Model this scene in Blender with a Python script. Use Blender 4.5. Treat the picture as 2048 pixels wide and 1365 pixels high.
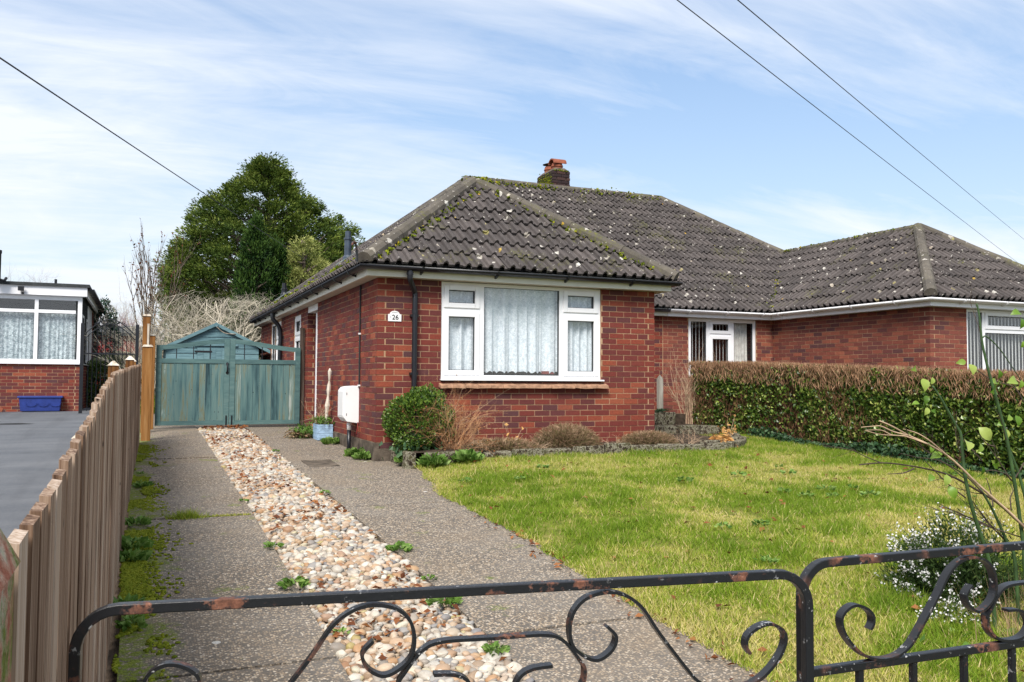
import bpy, math, random
import numpy as np
from mathutils import Vector, Matrix

for o in list(bpy.data.objects): bpy.data.objects.remove(o, do_unlink=True)
SC = bpy.context.scene
COL = SC.collection
rng = np.random.default_rng(11)
random.seed(5)
R = math.radians

# ------------------------------------------------------------ camera
CAM_LOC = np.array([-2.658, -10.450, 0.838])
YAW, PITCH, ROLL = 0.4033, 0.0453, 0.0061
cam = bpy.data.cameras.new('camera')
cam.sensor_width = 36.0
cam.lens = 36.0 * 1739.6 / 2048.0
cam.clip_start = 0.05
cam.clip_end = 3000
camo = bpy.data.objects.new('camera', cam)
COL.objects.link(camo)
fw = Vector((math.sin(YAW) * math.cos(PITCH), math.cos(YAW) * math.cos(PITCH), math.sin(PITCH)))
rt = Vector((math.cos(YAW), -math.sin(YAW), 0))
up = rt.cross(fw)
r2 = rt * math.cos(ROLL) + up * math.sin(ROLL)
u2 = -rt * math.sin(ROLL) + up * math.cos(ROLL)
M = Matrix((r2, u2, -fw)).transposed().to_4x4()
M.translation = Vector(CAM_LOC)
camo.matrix_world = M
SC.camera = camo
FW = np.array(fw)

# ------------------------------------------------------------ world, sun, exposure
SUN_AZ = R(216)     # compass-like: direction the light comes from, measured from +y clockwise
SUN_EL = R(46)
world = bpy.data.worlds.new('World')
SC.world = world
world.use_nodes = True
wn = world.node_tree
wn.nodes.clear()
def wnode(t, **k):
    n = wn.nodes.new(t)
    for a, b in k.items(): setattr(n, a, b)
    return n
def wl(a, b): wn.links.new(a, b)
sky = wnode('ShaderNodeTexSky', sky_type='NISHITA')
sky.sun_disc = False
sky.sun_elevation = SUN_EL
sky.sun_rotation = SUN_AZ
sky.air_density = 1.0
sky.dust_density = 0.3
sky.ozone_density = 2.2
tc = wnode('ShaderNodeTexCoord')
sep = wnode('ShaderNodeSeparateXYZ'); wl(tc.outputs['Generated'], sep.inputs[0])
def wmath(op, a, b=None, clamp=False):
    n = wnode('ShaderNodeMath', operation=op); n.use_clamp = clamp
    for i, v in enumerate((a, b)):
        if v is None: continue
        if isinstance(v, (int, float)): n.inputs[i].default_value = v
        else: wl(v, n.inputs[i])
    return n.outputs[0]
BX, BY = 3.7, 1.9
zz = wmath('ADD', wmath('MAXIMUM', sep.outputs[2], 0.0), 0.20)
px_ = wmath('DIVIDE', sep.outputs[0], zz)
py_ = wmath('DIVIDE', sep.outputs[1], zz)
cmb = wnode('ShaderNodeCombineXYZ'); wl(px_, cmb.inputs[0]); wl(py_, cmb.inputs[1])
def wnoise(vec, scale, detail, rough, dist=0.0):
    n = wnode('ShaderNodeTexNoise'); wl(vec, n.inputs['Vector'])
    n.inputs['Scale'].default_value = scale; n.inputs['Detail'].default_value = detail
    n.inputs['Roughness'].default_value = rough; n.inputs['Distortion'].default_value = dist
    return n.outputs['Fac']
def wmap(loc, rot, sc):
    m_ = wnode('ShaderNodeMapping'); wl(cmb.outputs[0], m_.inputs[0])
    m_.inputs['Location'].default_value = loc; m_.inputs['Rotation'].default_value = (0, 0, R(rot)); m_.inputs['Scale'].default_value = sc
    return m_.outputs[0]
# cirrus: broad fields of cloud, combed into long wisps
big = wnoise(wmap((BX, BY, 0), -20, (0.42, 0.62, 1)), 0.62, 2, 0.45, 0.2)
mid_ = wnoise(wmap((1.7, 0.4, 0), -28, (0.45, 1.5, 1)), 1.2, 8, 0.60, 1.0)
fine = wnoise(wmap((0.2, 3.1, 0), -34, (0.9, 3.2, 1)), 1.6, 9, 0.64, 1.3)
comb = wmath('ADD', wmath('MULTIPLY', big, 1.0), wmath('ADD', wmath('MULTIPLY', mid_, 0.55), wmath('MULTIPLY', fine, 0.25)))
cr = wnode('ShaderNodeValToRGB'); wl(wmath('MULTIPLY', comb, 0.8), cr.inputs[0])
cr.color_ramp.elements[0].position = 0.555; cr.color_ramp.elements[0].color = (0, 0, 0, 1)
cr.color_ramp.elements[1].position = 0.77; cr.color_ramp.elements[1].color = (1, 1, 1, 1)
# thin haze towards the horizon
veil = wmath('MULTIPLY', wmath('POWER', wmath('SUBTRACT', 1.0, wmath('MAXIMUM', sep.outputs[2], 0.0)), 5.0), 0.62)
cf = wmath('MAXIMUM', wmath('MULTIPLY', cr.outputs[0], 0.95), veil, True)
# compress the bright horizon of the clear sky
lum = wnode('ShaderNodeRGBToBW'); wl(sky.outputs[0], lum.inputs[0])
sc_ = wmath('DIVIDE', 6.4, wmath('ADD', lum.outputs[0], 4.3))
skv = wnode('ShaderNodeVectorMath', operation='SCALE'); wl(sky.outputs[0], skv.inputs[0]); wl(sc_, skv.inputs['Scale'])
skm = wnode('ShaderNodeMix', data_type='RGBA', blend_type='MULTIPLY')
skm.inputs['Factor'].default_value = 1.0
wl(skv.outputs[0], skm.inputs['A']); skm.inputs['B'].default_value = (1.16, 1.12, 1.06, 1)
mx = wnode('ShaderNodeMix', data_type='RGBA')
wl(cf, mx.inputs['Factor']); wl(skm.outputs['Result'], mx.inputs['A'])
mx.inputs['B'].default_value = (4.9, 5.15, 5.55, 1)
bg = wnode('ShaderNodeBackground'); wl(mx.outputs['Result'], bg.inputs[0]); bg.inputs[1].default_value = 0.10
wo = wnode('ShaderNodeOutputWorld'); wl(bg.outputs[0], wo.inputs[0])

sun = bpy.data.lights.new('sun', 'SUN')
sun.energy = 2.8
sun.angle = R(24)
sun.color = (1.0, 0.95, 0.88)
suno = bpy.data.objects.new('sun', sun); COL.objects.link(suno)
ld = Vector((math.sin(SUN_AZ) * math.cos(SUN_EL), math.cos(SUN_AZ) * math.cos(SUN_EL), math.sin(SUN_EL)))
suno.rotation_euler = ld.to_track_quat('Z', 'Y').to_euler()
suno.location = (-8, -14, 14)
SC.view_settings.view_transform = 'Standard'
SC.view_settings.look = 'None'
SC.view_settings.gamma = 1
SC.view_settings.exposure = 1.0
SC.view_settings.use_curve_mapping = False

# ------------------------------------------------------------ node helpers
def N(nt, t, **k):
    n = nt.nodes.new(t)
    for a, b in k.items(): setattr(n, a, b)
    return n
def setin(nt, n, name, v):
    s = n.inputs[name]
    if isinstance(v, bpy.types.NodeSocket): nt.links.new(v, s)
    elif isinstance(v, (tuple, list)) and len(v) == 3 and s.type == 'RGBA': s.default_value = (*v, 1)
    else: s.default_value = v
def new_mat(name, rough=0.8, spec=0.3):
    m = bpy.data.materials.new(name); m.use_nodes = True
    nt = m.node_tree; b = nt.nodes['Principled BSDF']
    b.inputs['Roughness'].default_value = rough
    b.inputs['Specular IOR Level'].default_value = spec
    return m, nt, b
def pos(nt): return N(nt, 'ShaderNodeNewGeometry').outputs['Position']
def vmap(nt, v, scale=(1, 1, 1), rot=(0, 0, 0)):
    n = N(nt, 'ShaderNodeMapping'); nt.links.new(v, n.inputs[0])
    n.inputs['Scale'].default_value = scale; n.inputs['Rotation'].default_value = rot
    return n.outputs[0]
def noise(nt, v, scale, detail=4, rough=0.55, dist=0.0):
    n = N(nt, 'ShaderNodeTexNoise'); nt.links.new(v, n.inputs['Vector'])
    n.inputs['Scale'].default_value = scale; n.inputs['Detail'].default_value = detail
    n.inputs['Roughness'].default_value = rough; n.inputs['Distortion'].default_value = dist
    return n.outputs['Fac']
def voro(nt, v, scale, out='Distance', rnd=1.0):
    n = N(nt, 'ShaderNodeTexVoronoi'); nt.links.new(v, n.inputs['Vector'])
    n.inputs['Scale'].default_value = scale; n.inputs['Randomness'].default_value = rnd
    return n.outputs[out]
def ramp(nt, f, stops, interp='LINEAR'):
    n = N(nt, 'ShaderNodeValToRGB'); nt.links.new(f, n.inputs[0])
    cr = n.color_ramp; cr.interpolation = interp
    while len(cr.elements) < len(stops): cr.elements.new(0.5)
    for e, (p, c) in zip(cr.elements, stops):
        e.position = p; e.color = (*c, 1) if len(c) == 3 else c
    return n.outputs[0]
def bw(nt, f, a, b): return ramp(nt, f, [(a, (0, 0, 0)), (b, (1, 1, 1))])
def mix(nt, f, a, b, mode='MIX'):
    n = N(nt, 'ShaderNodeMix', data_type='RGBA', blend_type=mode)
    setin(nt, n, 'Factor', f)
    for nm, v in (('A', a), ('B', b)):
        s = n.inputs[nm] if False else [i for i in n.inputs if i.name == nm and i.type == 'RGBA'][0]
        if isinstance(v, bpy.types.NodeSocket): nt.links.new(v, s)
        else: s.default_value = (*v, 1)
    return [o for o in n.outputs if o.type == 'RGBA'][0]
def mth(nt, op, a, b=None, clamp=False):
    n = N(nt, 'ShaderNodeMath', operation=op); n.use_clamp = clamp
    for i, v in enumerate((a, b)):
        if v is None: continue
        if isinstance(v, (int, float)): n.inputs[i].default_value = v
        else: nt.links.new(v, n.inputs[i])
    return n.outputs[0]
def bump(nt, b, h, strength=0.4, dist=0.01):
    n = N(nt, 'ShaderNodeBump'); nt.links.new(h, n.inputs['Height'])
    n.inputs['Strength'].default_value = strength; n.inputs['Distance'].default_value = dist
    nt.links.new(n.outputs[0], b.inputs['Normal'])
def attr(nt, name): return N(nt, 'ShaderNodeAttribute', attribute_name=name).outputs['Fac']
def rnd(nt):      # one random number per piece: object random + per-piece attribute
    return mth(nt, 'FRACT', mth(nt, 'ADD', N(nt, 'ShaderNodeObjectInfo').outputs['Random'], attr(nt, 'rnd')))
def col(nt, b, c):
    if isinstance(c, bpy.types.NodeSocket): nt.links.new(c, b.inputs['Base Color'])
    else: b.inputs['Base Color'].default_value = (*c, 1)

MT = {}
def m_plain(name, c, rough=0.5, spec=0.4, var=0.25, scale=9, bmp=0.0, metal=0.0):
    m, nt, b = new_mat(name, rough, spec)
    p = pos(nt); n = noise(nt, p, scale, 5)
    col(nt, b, mix(nt, bw(nt, n, 0.3, 0.7), tuple(x * (1 - var) for x in c), tuple(min(1, x * (1 + var)) for x in c)))
    b.inputs['Metallic'].default_value = metal
    if bmp: bump(nt, b, noise(nt, p, scale * 8, 4), bmp, 0.01)
    MT[name] = m; return m

def m_brick(name, stops):
    m, nt, b = new_mat(name, 0.86, 0.25)
    r = rnd(nt); p = pos(nt)
    c = ramp(nt, r, stops)
    n1 = noise(nt, p, 38, 5, 0.65)
    c = mix(nt, bw(nt, n1, 0.42, 0.72), c, mix(nt, 0.4, c, (0.05, 0.014, 0.016)))
    n2 = noise(nt, p, 120, 3, 0.6)
    c = mix(nt, mth(nt, 'MULTIPLY', bw(nt, n2, 0.62, 0.72), 0.35), c, (0.34, 0.13, 0.09))
    n3 = noise(nt, p, 1.3, 4, 0.6)
    c = mix(nt, mth(nt, 'MULTIPLY', bw(nt, n3, 0.48, 0.75), 0.35), c, (0.12, 0.045, 0.045))
    col(nt, b, c)
    bump(nt, b, noise(nt, p, 160, 5, 0.7), 0.5, 0.006)
    MT[name] = m
m_brick('brick', [(0, (0.085, 0.038, 0.042)), (0.12, (0.110, 0.032, 0.031)), (0.4, (0.150, 0.031, 0.025)), (0.75, (0.190, 0.039, 0.026)), (0.92, (0.25, 0.056, 0.030)), (1, (0.31, 0.085, 0.042))])
m_brick('brick_pale', [(0, (0.09, 0.040, 0.042)), (0.18, (0.15, 0.048, 0.040)), (0.55, (0.20, 0.058, 0.040)), (0.85, (0.25, 0.074, 0.047)), (1, (0.31, 0.10, 0.058))])
m_brick('brick_sooty', [(0, (0.022, 0.017, 0.018)), (0.6, (0.042, 0.028, 0.027)), (1, (0.07, 0.038, 0.032))])

m, nt, b = new_mat('mortar', 0.95, 0.15); p = pos(nt)
c = ramp(nt, noise(nt, p, 2.1, 5, 0.65), [(0.3, (0.27, 0.13, 0.075)), (0.52, (0.44, 0.275, 0.165)), (0.75, (0.56, 0.40, 0.27))])
col(nt, b, mix(nt, bw(nt, noise(nt, p, 60, 3), 0.35, 0.7), mix(nt, 0.3, c, (0.1, 0.06, 0.04)), c)); bump(nt, b, noise(nt, p, 140, 3), 0.5, 0.005); MT['mortar'] = m

def m_tile(name, base_a, base_b, lich=0.5, moss=0.5):
    m, nt, b = new_mat(name, 0.88, 0.25); p = pos(nt)
    r = rnd(nt)
    c = mix(nt, r, base_a, base_b)
    n1 = noise(nt, p, 7, 6, 0.65)
    c = mix(nt, bw(nt, n1, 0.35, 0.75), c, mix(nt, 0.6, c, (0.028, 0.026, 0.028)))
    n0 = noise(nt, p, 90, 4, 0.7)
    c = mix(nt, mth(nt, 'MULTIPLY', bw(nt, n0, 0.5, 0.75), 0.45), c, (0.22, 0.19, 0.17))
    # lichen blotches: warped cells, only some of them
    wv = N(nt, 'ShaderNodeVectorMath', operation='ADD'); nt.links.new(p, wv.inputs[0])
    nv = N(nt, 'ShaderNodeTexNoise'); nt.links.new(p, nv.inputs['Vector']); nv.inputs['Scale'].default_value = 26; nv.inputs['Detail'].default_value = 3
    sc = N(nt, 'ShaderNodeVectorMath', operation='SCALE'); nt.links.new(nv.outputs['Color'], sc.inputs[0]); sc.inputs['Scale'].default_value = 0.07
    nt.links.new(sc.outputs[0], wv.inputs[1]); wp = wv.outputs[0]
    d = voro(nt, wp, 6.5); cc = voro(nt, wp, 6.5, 'Color')
    sp = N(nt, 'ShaderNodeSeparateColor'); nt.links.new(cc, sp.inputs[0])
    keep = mth(nt, 'GREATER_THAN', sp.outputs[0], 1 - lich)
    blot = mth(nt, 'MULTIPLY', mth(nt, 'LESS_THAN', d, mth(nt, 'MULTIPLY', sp.outputs[2], 0.32)), keep)
    lc = ramp(nt, sp.outputs[1], [(0, (0.28, 0.25, 0.20)), (0.4, (0.46, 0.43, 0.38)), (0.7, (0.56, 0.54, 0.49)), (0.85, (0.36, 0.29, 0.21)), (0.97, (0.30, 0.27, 0.10)), (1, (0.50, 0.30, 0.03))])
    n5 = noise(nt, p, 150, 3, 0.7)
    c = mix(nt, mth(nt, 'MULTIPLY', blot, bw(nt, n5, 0.3, 0.5)), c, lc)
    d2 = voro(nt, wp, 21); c2 = voro(nt, wp, 21, 'Color'); s2 = N(nt, 'ShaderNodeSeparateColor'); nt.links.new(c2, s2.inputs[0])
    sm = mth(nt, 'MULTIPLY', mth(nt, 'LESS_THAN', d2, 0.20), mth(nt, 'GREATER_THAN', s2.outputs[0], 1 - lich * 0.28))
    c = mix(nt, sm, c, (0.36, 0.34, 0.31))
    n2 = noise(nt, p, 1.1, 5, 0.7); n3 = noise(nt, p, 22, 4, 0.6)
    mo = mth(nt, 'MULTIPLY', bw(nt, n2, 0.66 - 0.12 * moss, 0.74), bw(nt, n3, 0.45, 0.6))
    c = mix(nt, mo, c, ramp(nt, n3, [(0.4, (0.06, 0.08, 0.015)), (0.7, (0.16, 0.15, 0.03))]))
    col(nt, b, c)
    bump(nt, b, noise(nt, p, 110, 4, 0.7), 0.45, 0.008)
    MT[name] = m
m_tile('tile', (0.058, 0.050, 0.048), (0.108, 0.092, 0.087), 0.55, 0.8)
m_tile('ridge', (0.085, 0.074, 0.058), (0.135, 0.118, 0.094), 0.8, 1.2)

def m_wood(name, stops, scale=(40, 40, 2.0), rough=0.85, knots=True):
    m, nt, b = new_mat(name, rough, 0.2); p = pos(nt)
    r = rnd(nt)
    off = N(nt, 'ShaderNodeVectorMath', operation='ADD'); nt.links.new(vmap(nt, p, scale), off.inputs[0])
    cb = N(nt, 'ShaderNodeCombineXYZ'); nt.links.new(mth(nt, 'MULTIPLY', r, 37.0), cb.inputs[2]); nt.links.new(cb.outputs[0], off.inputs[1])
    n = noise(nt, off.outputs[0], 1.0, 6, 0.62, 0.4)
    f = mth(nt, 'ADD', mth(nt, 'SUBTRACT', mth(nt, 'MULTIPLY', n, 1.25), 0.17), mth(nt, 'MULTIPLY', mth(nt, 'SUBTRACT', r, 0.5), 0.34), True)
    c = ramp(nt, f, stops)
    if knots:
        k = voro(nt, vmap(nt, p, (5, 5, 3)), 2.2)
        c = mix(nt, ramp(nt, k, [(0.03, (1, 1, 1)), (0.10, (0, 0, 0))]), c, tuple(x * 0.25 for x in stops[0][1]))
    col(nt, b, c)
    bump(nt, b, n, 0.5, 0.004)
    MT[name] = m
m_wood('fence_wood', [(0.16, (0.058, 0.030, 0.018)), (0.32, (0.165, 0.098, 0.062)), (0.46, (0.30, 0.205, 0.142)), (0.6, (0.40, 0.30, 0.225)), (0.8, (0.56, 0.46, 0.375))], (90, 90, 1.3))
m_wood('post_wood', [(0.15, (0.075, 0.030, 0.010)), (0.4, (0.17, 0.075, 0.022)), (0.6, (0.25, 0.115, 0.034)), (0.85, (0.33, 0.18, 0.07))], (30, 30, 1.8))
m_wood('gate_paint', [(0.14, (0.020, 0.042, 0.050)), (0.28, (0.052, 0.106, 0.114)), (0.42, (0.092, 0.168, 0.166)), (0.54, (0.125, 0.195, 0.182)), (0.60, (0.15, 0.155, 0.095)), (0.66, (0.125, 0.195, 0.18)), (0.78, (0.33, 0.37, 0.335))], (13, 13, 1.0))
m_wood('gate_rail_paint', [(0.2, (0.055, 0.105, 0.11)), (0.6, (0.088, 0.16, 0.158)), (0.9, (0.13, 0.20, 0.19))], (4, 20, 20), knots=False)
m_wood('shed_paint', [(0.2, (0.075, 0.14, 0.165)), (0.5, (0.125, 0.22, 0.245)), (0.8, (0.17, 0.275, 0.295))], (3, 30, 30))
m_wood('grey_wood', [(0.2, (0.14, 0.13, 0.11)), (0.5, (0.30, 0.28, 0.24)), (0.8, (0.45, 0.43, 0.38))], (40, 40, 2))
m_wood('dark_wood', [(0.2, (0.030, 0.022, 0.018)), (0.5, (0.07, 0.05, 0.04)), (0.8, (0.14, 0.11, 0.09))], (40, 40, 2))
m_wood('pale_wood', [(0.2, (0.22, 0.17, 0.12)), (0.5, (0.50, 0.44, 0.36)), (0.8, (0.66, 0.60, 0.52))], (25, 25, 4))

m_plain('upvc', (0.80, 0.80, 0.82), 0.32, 0.5, 0.03, 3)
m_plain('fascia', (0.66, 0.64, 0.55), 0.5, 0.4, 0.06, 4)
m_plain('soffit', (0.50, 0.43, 0.36), 0.7, 0.3, 0.12, 5)
m_plain('black_plastic', (0.007, 0.008, 0.012), 0.36, 0.5, 0.3, 6)
m_plain('vent_plastic', (0.035, 0.050, 0.075), 0.4, 0.5, 0.3, 6)
m_plain('white_plastic', (0.78, 0.78, 0.78), 0.4, 0.4, 0.04, 3)
m_plain('grey_trim', (0.30, 0.31, 0.32), 0.5, 0.4, 0.1, 3)
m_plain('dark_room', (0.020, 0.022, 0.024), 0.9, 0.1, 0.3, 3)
m_plain('seal', (0.05, 0.055, 0.06), 0.6, 0.3, 0.1, 3)
m_plain('terracotta', (0.23, 0.070, 0.038), 0.8, 0.3, 0.3, 12, 0.3)
m_plain('clay_sill', (0.33, 0.19, 0.12), 0.9, 0.2, 0.45, 14, 0.5)
m_plain('felt', (0.045, 0.05, 0.052), 0.9, 0.2, 0.35, 10, 0.5)
m_plain('lead', (0.17, 0.20, 0.19), 0.6, 0.4, 0.4, 8, 0.2)
m_plain('plinth', (0.105, 0.085, 0.066), 0.95, 0.2, 0.6, 7, 0.7)
m_plain('soil', (0.060, 0.044, 0.032), 1.0, 0.1, 0.6, 11, 0.9)
m_plain('planter_paint', (0.30, 0.44, 0.60), 0.7, 0.3, 0.25, 20, 0.2)
m_plain('blue_plastic', (0.020, 0.040, 0.20), 0.45, 0.4, 0.2, 6)
m_plain('red_paint', (0.26, 0.020, 0.022), 0.6, 0.3, 0.3, 5)
m_plain('cable', (0.02, 0.02, 0.022), 0.6, 0.3, 0.2, 5)
m_plain('bark', (0.12, 0.095, 0.075), 0.95, 0.15, 0.5, 12, 0.6)
m_plain('pale_bark', (0.50, 0.45, 0.36), 0.95, 0.15, 0.40, 9, 0.4)
m_plain('tan_twig', (0.42, 0.30, 0.20), 0.95, 0.15, 0.4, 9)
m_plain('rust_twig', (0.46, 0.25, 0.13), 0.95, 0.15, 0.45, 9)
m_plain('far_twig', (0.30, 0.215, 0.215), 1.0, 0.1, 0.3, 1)
m_plain('green_stem', (0.036, 0.075, 0.022), 0.55, 0.4, 0.4, 14)
m_plain('dark_stem', (0.065, 0.045, 0.035), 0.8, 0.3, 0.4, 14)
m_plain('ink', (0.01, 0.01, 0.012), 0.7, 0.3, 0.0, 3)
m_plain('reddish', (0.20, 0.03, 0.025), 0.8, 0.3, 0.3, 8)

# old painted iron with rust
m, nt, b = new_mat('iron', 0.42, 0.5); p = pos(nt)
n = noise(nt, p, 14, 6, 0.68); n2 = noise(nt, p, 60, 4, 0.65); n3 = noise(nt, p, 5, 3)
rs = mth(nt, 'MULTIPLY', bw(nt, n, 0.53, 0.58), bw(nt, n3, 0.44, 0.56))
c = mix(nt, rs, (0.010, 0.011, 0.014), ramp(nt, n2, [(0.3, (0.045, 0.018, 0.012)), (0.5, (0.13, 0.050, 0.028)), (0.66, (0.24, 0.10, 0.06)), (0.75, (0.33, 0.19, 0.14))]))
fl = mth(nt, 'MULTIPLY', bw(nt, n2, 0.62, 0.66), bw(nt, noise(nt, p, 9, 2), 0.46, 0.56))
c = mix(nt, fl, c, (0.42, 0.42, 0.42)); col(nt, b, c)
nt.links.new(mth(nt, 'ADD', 0.36, mth(nt, 'MULTIPLY', rs, 0.5)), b.inputs['Roughness'])
bump(nt, b, n2, 0.25, 0.003); MT['iron'] = m

# glass: thin pane, mirror by Fresnel, otherwise clear
m, nt, b = new_mat('glass'); nt.nodes.remove(b)
fr = N(nt, 'ShaderNodeLayerWeight'); fr.inputs[0].default_value = 0.5
gl = N(nt, 'ShaderNodeBsdfGlossy'); gl.inputs['Roughness'].default_value = 0.01; gl.inputs['Color'].default_value = (1, 1, 1, 1)
tr = N(nt, 'ShaderNodeBsdfTransparent'); tr.inputs[0].default_value = (0.97, 0.98, 0.985, 1)
ms = N(nt, 'ShaderNodeMixShader'); nt.links.new(mth(nt, 'ADD', mth(nt, 'MULTIPLY', mth(nt, 'POWER', fr.outputs['Facing'], 5.0), 0.92), 0.06, True), ms.inputs[0])
nt.links.new(tr.outputs[0], ms.inputs[1]); nt.links.new(gl.outputs[0], ms.inputs[2])
nt.links.new(ms.outputs[0], nt.nodes['Material Output'].inputs[0]); MT['glass'] = m

def m_net(name, c0, c1, scale):
    m, nt, b = new_mat(name, 0.95, 0.1); p = pos(nt)
    v = voro(nt, vmap(nt, p, (1, 1, 1.25)), scale); n = noise(nt, p, scale * 0.5, 4, 0.7)
    f = mth(nt, 'ADD', mth(nt, 'MULTIPLY', bw(nt, v, 0.15, 0.55), 0.5), mth(nt, 'MULTIPLY', bw(nt, n, 0.40, 0.62), 0.5))
    col(nt, b, mix(nt, f, c0, c1)); MT[name] = m
m_net('net_curtain', (0.90, 0.92, 0.95), (0.52, 0.58, 0.62), 46)
m_net('lace_curtain', (0.78, 0.84, 0.85), (0.18, 0.24, 0.26), 26)
m_plain('drape', (0.60, 0.58, 0.54), 0.95, 0.1, 0.2, 10)
m_plain('blind', (0.74, 0.73, 0.70), 0.8, 0.2, 0.05, 10)

# exposed-aggregate concrete with moss
m, nt, b = new_mat('aggregate', 0.9, 0.25); p = pos(nt)
cc = voro(nt, p, 82, 'Color'); dd = voro(nt, p, 82); s = N(nt, 'ShaderNodeSeparateColor'); nt.links.new(cc, s.inputs[0])
st = ramp(nt, s.outputs[0], [(0, (0.05, 0.040, 0.030)), (0.35, (0.13, 0.096, 0.066)), (0.58, (0.29, 0.20, 0.12)), (0.8, (0.46, 0.345, 0.22)), (1, (0.68, 0.58, 0.46))])
c = mix(nt, bw(nt, dd, 0.42, 0.68), st, (0.070, 0.056, 0.042))
n1 = noise(nt, p, 1.2, 6, 0.68)
c = mix(nt, mth(nt, 'MULTIPLY', bw(nt, n1, 0.45, 0.70), 0.42), c, (0.23, 0.205, 0.175))
c = mix(nt, mth(nt, 'MULTIPLY', bw(nt, noise(nt, p, 0.8, 4, 0.6), 0.5, 0.72), 0.45), c, (0.25, 0.17, 0.09))
sx = N(nt, 'ShaderNodeSeparateXYZ'); nt.links.new(p, sx.inputs[0])
edge = ramp(nt, mth(nt, 'ADD', sx.outputs[0], 2.9), [(0.10, (1, 1, 1)), (0.52, (0, 0, 0))])   # moss creeps in from the fence foot
mm = mth(nt, 'ADD', mth(nt, 'MULTIPLY', edge, 0.34), noise(nt, p, 2.6, 6, 0.68))
mo = mth(nt, 'MULTIPLY', bw(nt, mm, 0.61, 0.74), bw(nt, noise(nt, p, 28, 4, 0.7), 0.40, 0.54))
n6 = noise(nt, p, 70, 4, 0.7)
c = mix(nt, mo, c, ramp(nt, n6, [(0.3, (0.07, 0.095, 0.006)), (0.55, (0.16, 0.20, 0.012)), (0.75, (0.27, 0.29, 0.025))]))
wv = voro(nt, p, 2.3); wcc = voro(nt, p, 2.3, 'Color'); ws = N(nt, 'ShaderNodeSeparateColor'); nt.links.new(wcc, ws.inputs[0])
c = mix(nt, mth(nt, 'MULTIPLY', mth(nt, 'LESS_THAN', mth(nt, 'ADD', wv, mth(nt, 'MULTIPLY', noise(nt, p, 30, 3), 0.06)), 0.075), mth(nt, 'GREATER_THAN', ws.outputs[0], 0.55)), c, (0.60, 0.58, 0.53))
col(nt, b, c)
c = mix(nt, 0.28, c, (0.23, 0.22, 0.205)); c = mix(nt, mth(nt, 'MULTIPLY', mo, 0.8), c, ramp(nt, n6, [(0.3, (0.07, 0.095, 0.006)), (0.55, (0.16, 0.20, 0.012)), (0.75, (0.27, 0.29, 0.025))])); col(nt, b, c)
bump(nt, b, mth(nt, 'ADD', mth(nt, 'MULTIPLY', dd, -1.0), mth(nt, 'MULTIPLY', mth(nt, 'MULTIPLY', mo, n6), 3.0)), 0.7, 0.006); MT['aggregate'] = m

m, nt, b = new_mat('asphalt', 0.75, 0.35); p = pos(nt)
c = ramp(nt, noise(nt, p, 240, 3, 0.7), [(0.3, (0.040, 0.045, 0.052)), (0.7, (0.115, 0.125, 0.145))])
c = mix(nt, bw(nt, noise(nt, vmap(nt, p, (0.5, 1.6, 1)), 0.9, 6, 0.68), 0.38, 0.66), c, mix(nt, 0.55, c, (0.17, 0.175, 0.185)))
c = mix(nt, mth(nt, 'MULTIPLY', bw(nt, noise(nt, p, 3.1, 6, 0.7), 0.56, 0.72), 0.55), c, (0.045, 0.048, 0.055))
c = mix(nt, mth(nt, 'MULTIPLY', bw(nt, noise(nt, p, 45, 5, 0.75), 0.45, 0.65), 0.35), c, (0.17, 0.175, 0.18))
c = mix(nt, mth(nt, 'MULTIPLY', bw(nt, noise(nt, vmap(nt, p, (2.6, 0.22, 1)), 1.0, 4, 0.6), 0.5, 0.68), 0.4), c, (0.055, 0.058, 0.066))
col(nt, b, c); bump(nt, b, noise(nt, p, 260, 3), 0.5, 0.004); MT['asphalt'] = m

m, nt, b = new_mat('earth', 1.0, 0.1); p = pos(nt)
col(nt, b, ramp(nt, noise(nt, p, 2.2, 7, 0.7), [(0.3, (0.055, 0.046, 0.032)), (0.5, (0.085, 0.085, 0.035)), (0.7, (0.12, 0.11, 0.06))])); bump(nt, b, noise(nt, p, 30, 5), 0.6, 0.02); MT['earth'] = m
m, nt, b = new_mat('turf', 1.0, 0.1); p = pos(nt)
col(nt, b, ramp(nt, noise(nt, p, 7, 6, 0.7), [(0.3, (0.075, 0.095, 0.018)), (0.5, (0.15, 0.165, 0.03)), (0.7, (0.26, 0.22, 0.075))])); bump(nt, b, noise(nt, p, 60, 5), 0.9, 0.02); MT['turf'] = m

def m_leaf(name, stops, rough=0.5, trans=0.25, spec=0.15):
    m, nt, b = new_mat(name, rough, spec)
    a = mth(nt, 'FRACT', mth(nt, 'ADD', attr(nt, 'rnd'), 0.0)) if False else attr(nt, 'rnd')
    c = ramp(nt, a, stops); col(nt, b, c)
    if trans:
        t = N(nt, 'ShaderNodeBsdfTranslucent'); nt.links.new(c, t.inputs[0])
        ms = N(nt, 'ShaderNodeMixShader'); ms.inputs[0].default_value = trans
        nt.links.new(b.outputs[0], ms.inputs[1]); nt.links.new(t.outputs[0], ms.inputs[2])
        nt.links.new(ms.outputs[0], nt.nodes['Material Output'].inputs[0])
    MT[name] = m
m_leaf('grass', [(0, (0.070, 0.14, 0.010)), (0.3, (0.155, 0.25, 0.020)), (0.55, (0.27, 0.345, 0.036)), (0.75, (0.46, 0.43, 0.10)), (1, (0.64, 0.52, 0.27))], 0.6, 0.3)
m_leaf('yew_leaf', [(0, (0.010, 0.022, 0.006)), (0.4, (0.048, 0.085, 0.014)), (0.75, (0.12, 0.165, 0.026)), (1, (0.21, 0.235, 0.05))], 0.6, 0.15)
m_leaf('cypress_leaf', [(0, (0.004, 0.014, 0.004)), (0.5, (0.014, 0.042, 0.008)), (1, (0.055, 0.105, 0.018))], 0.6, 0.12)
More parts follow.
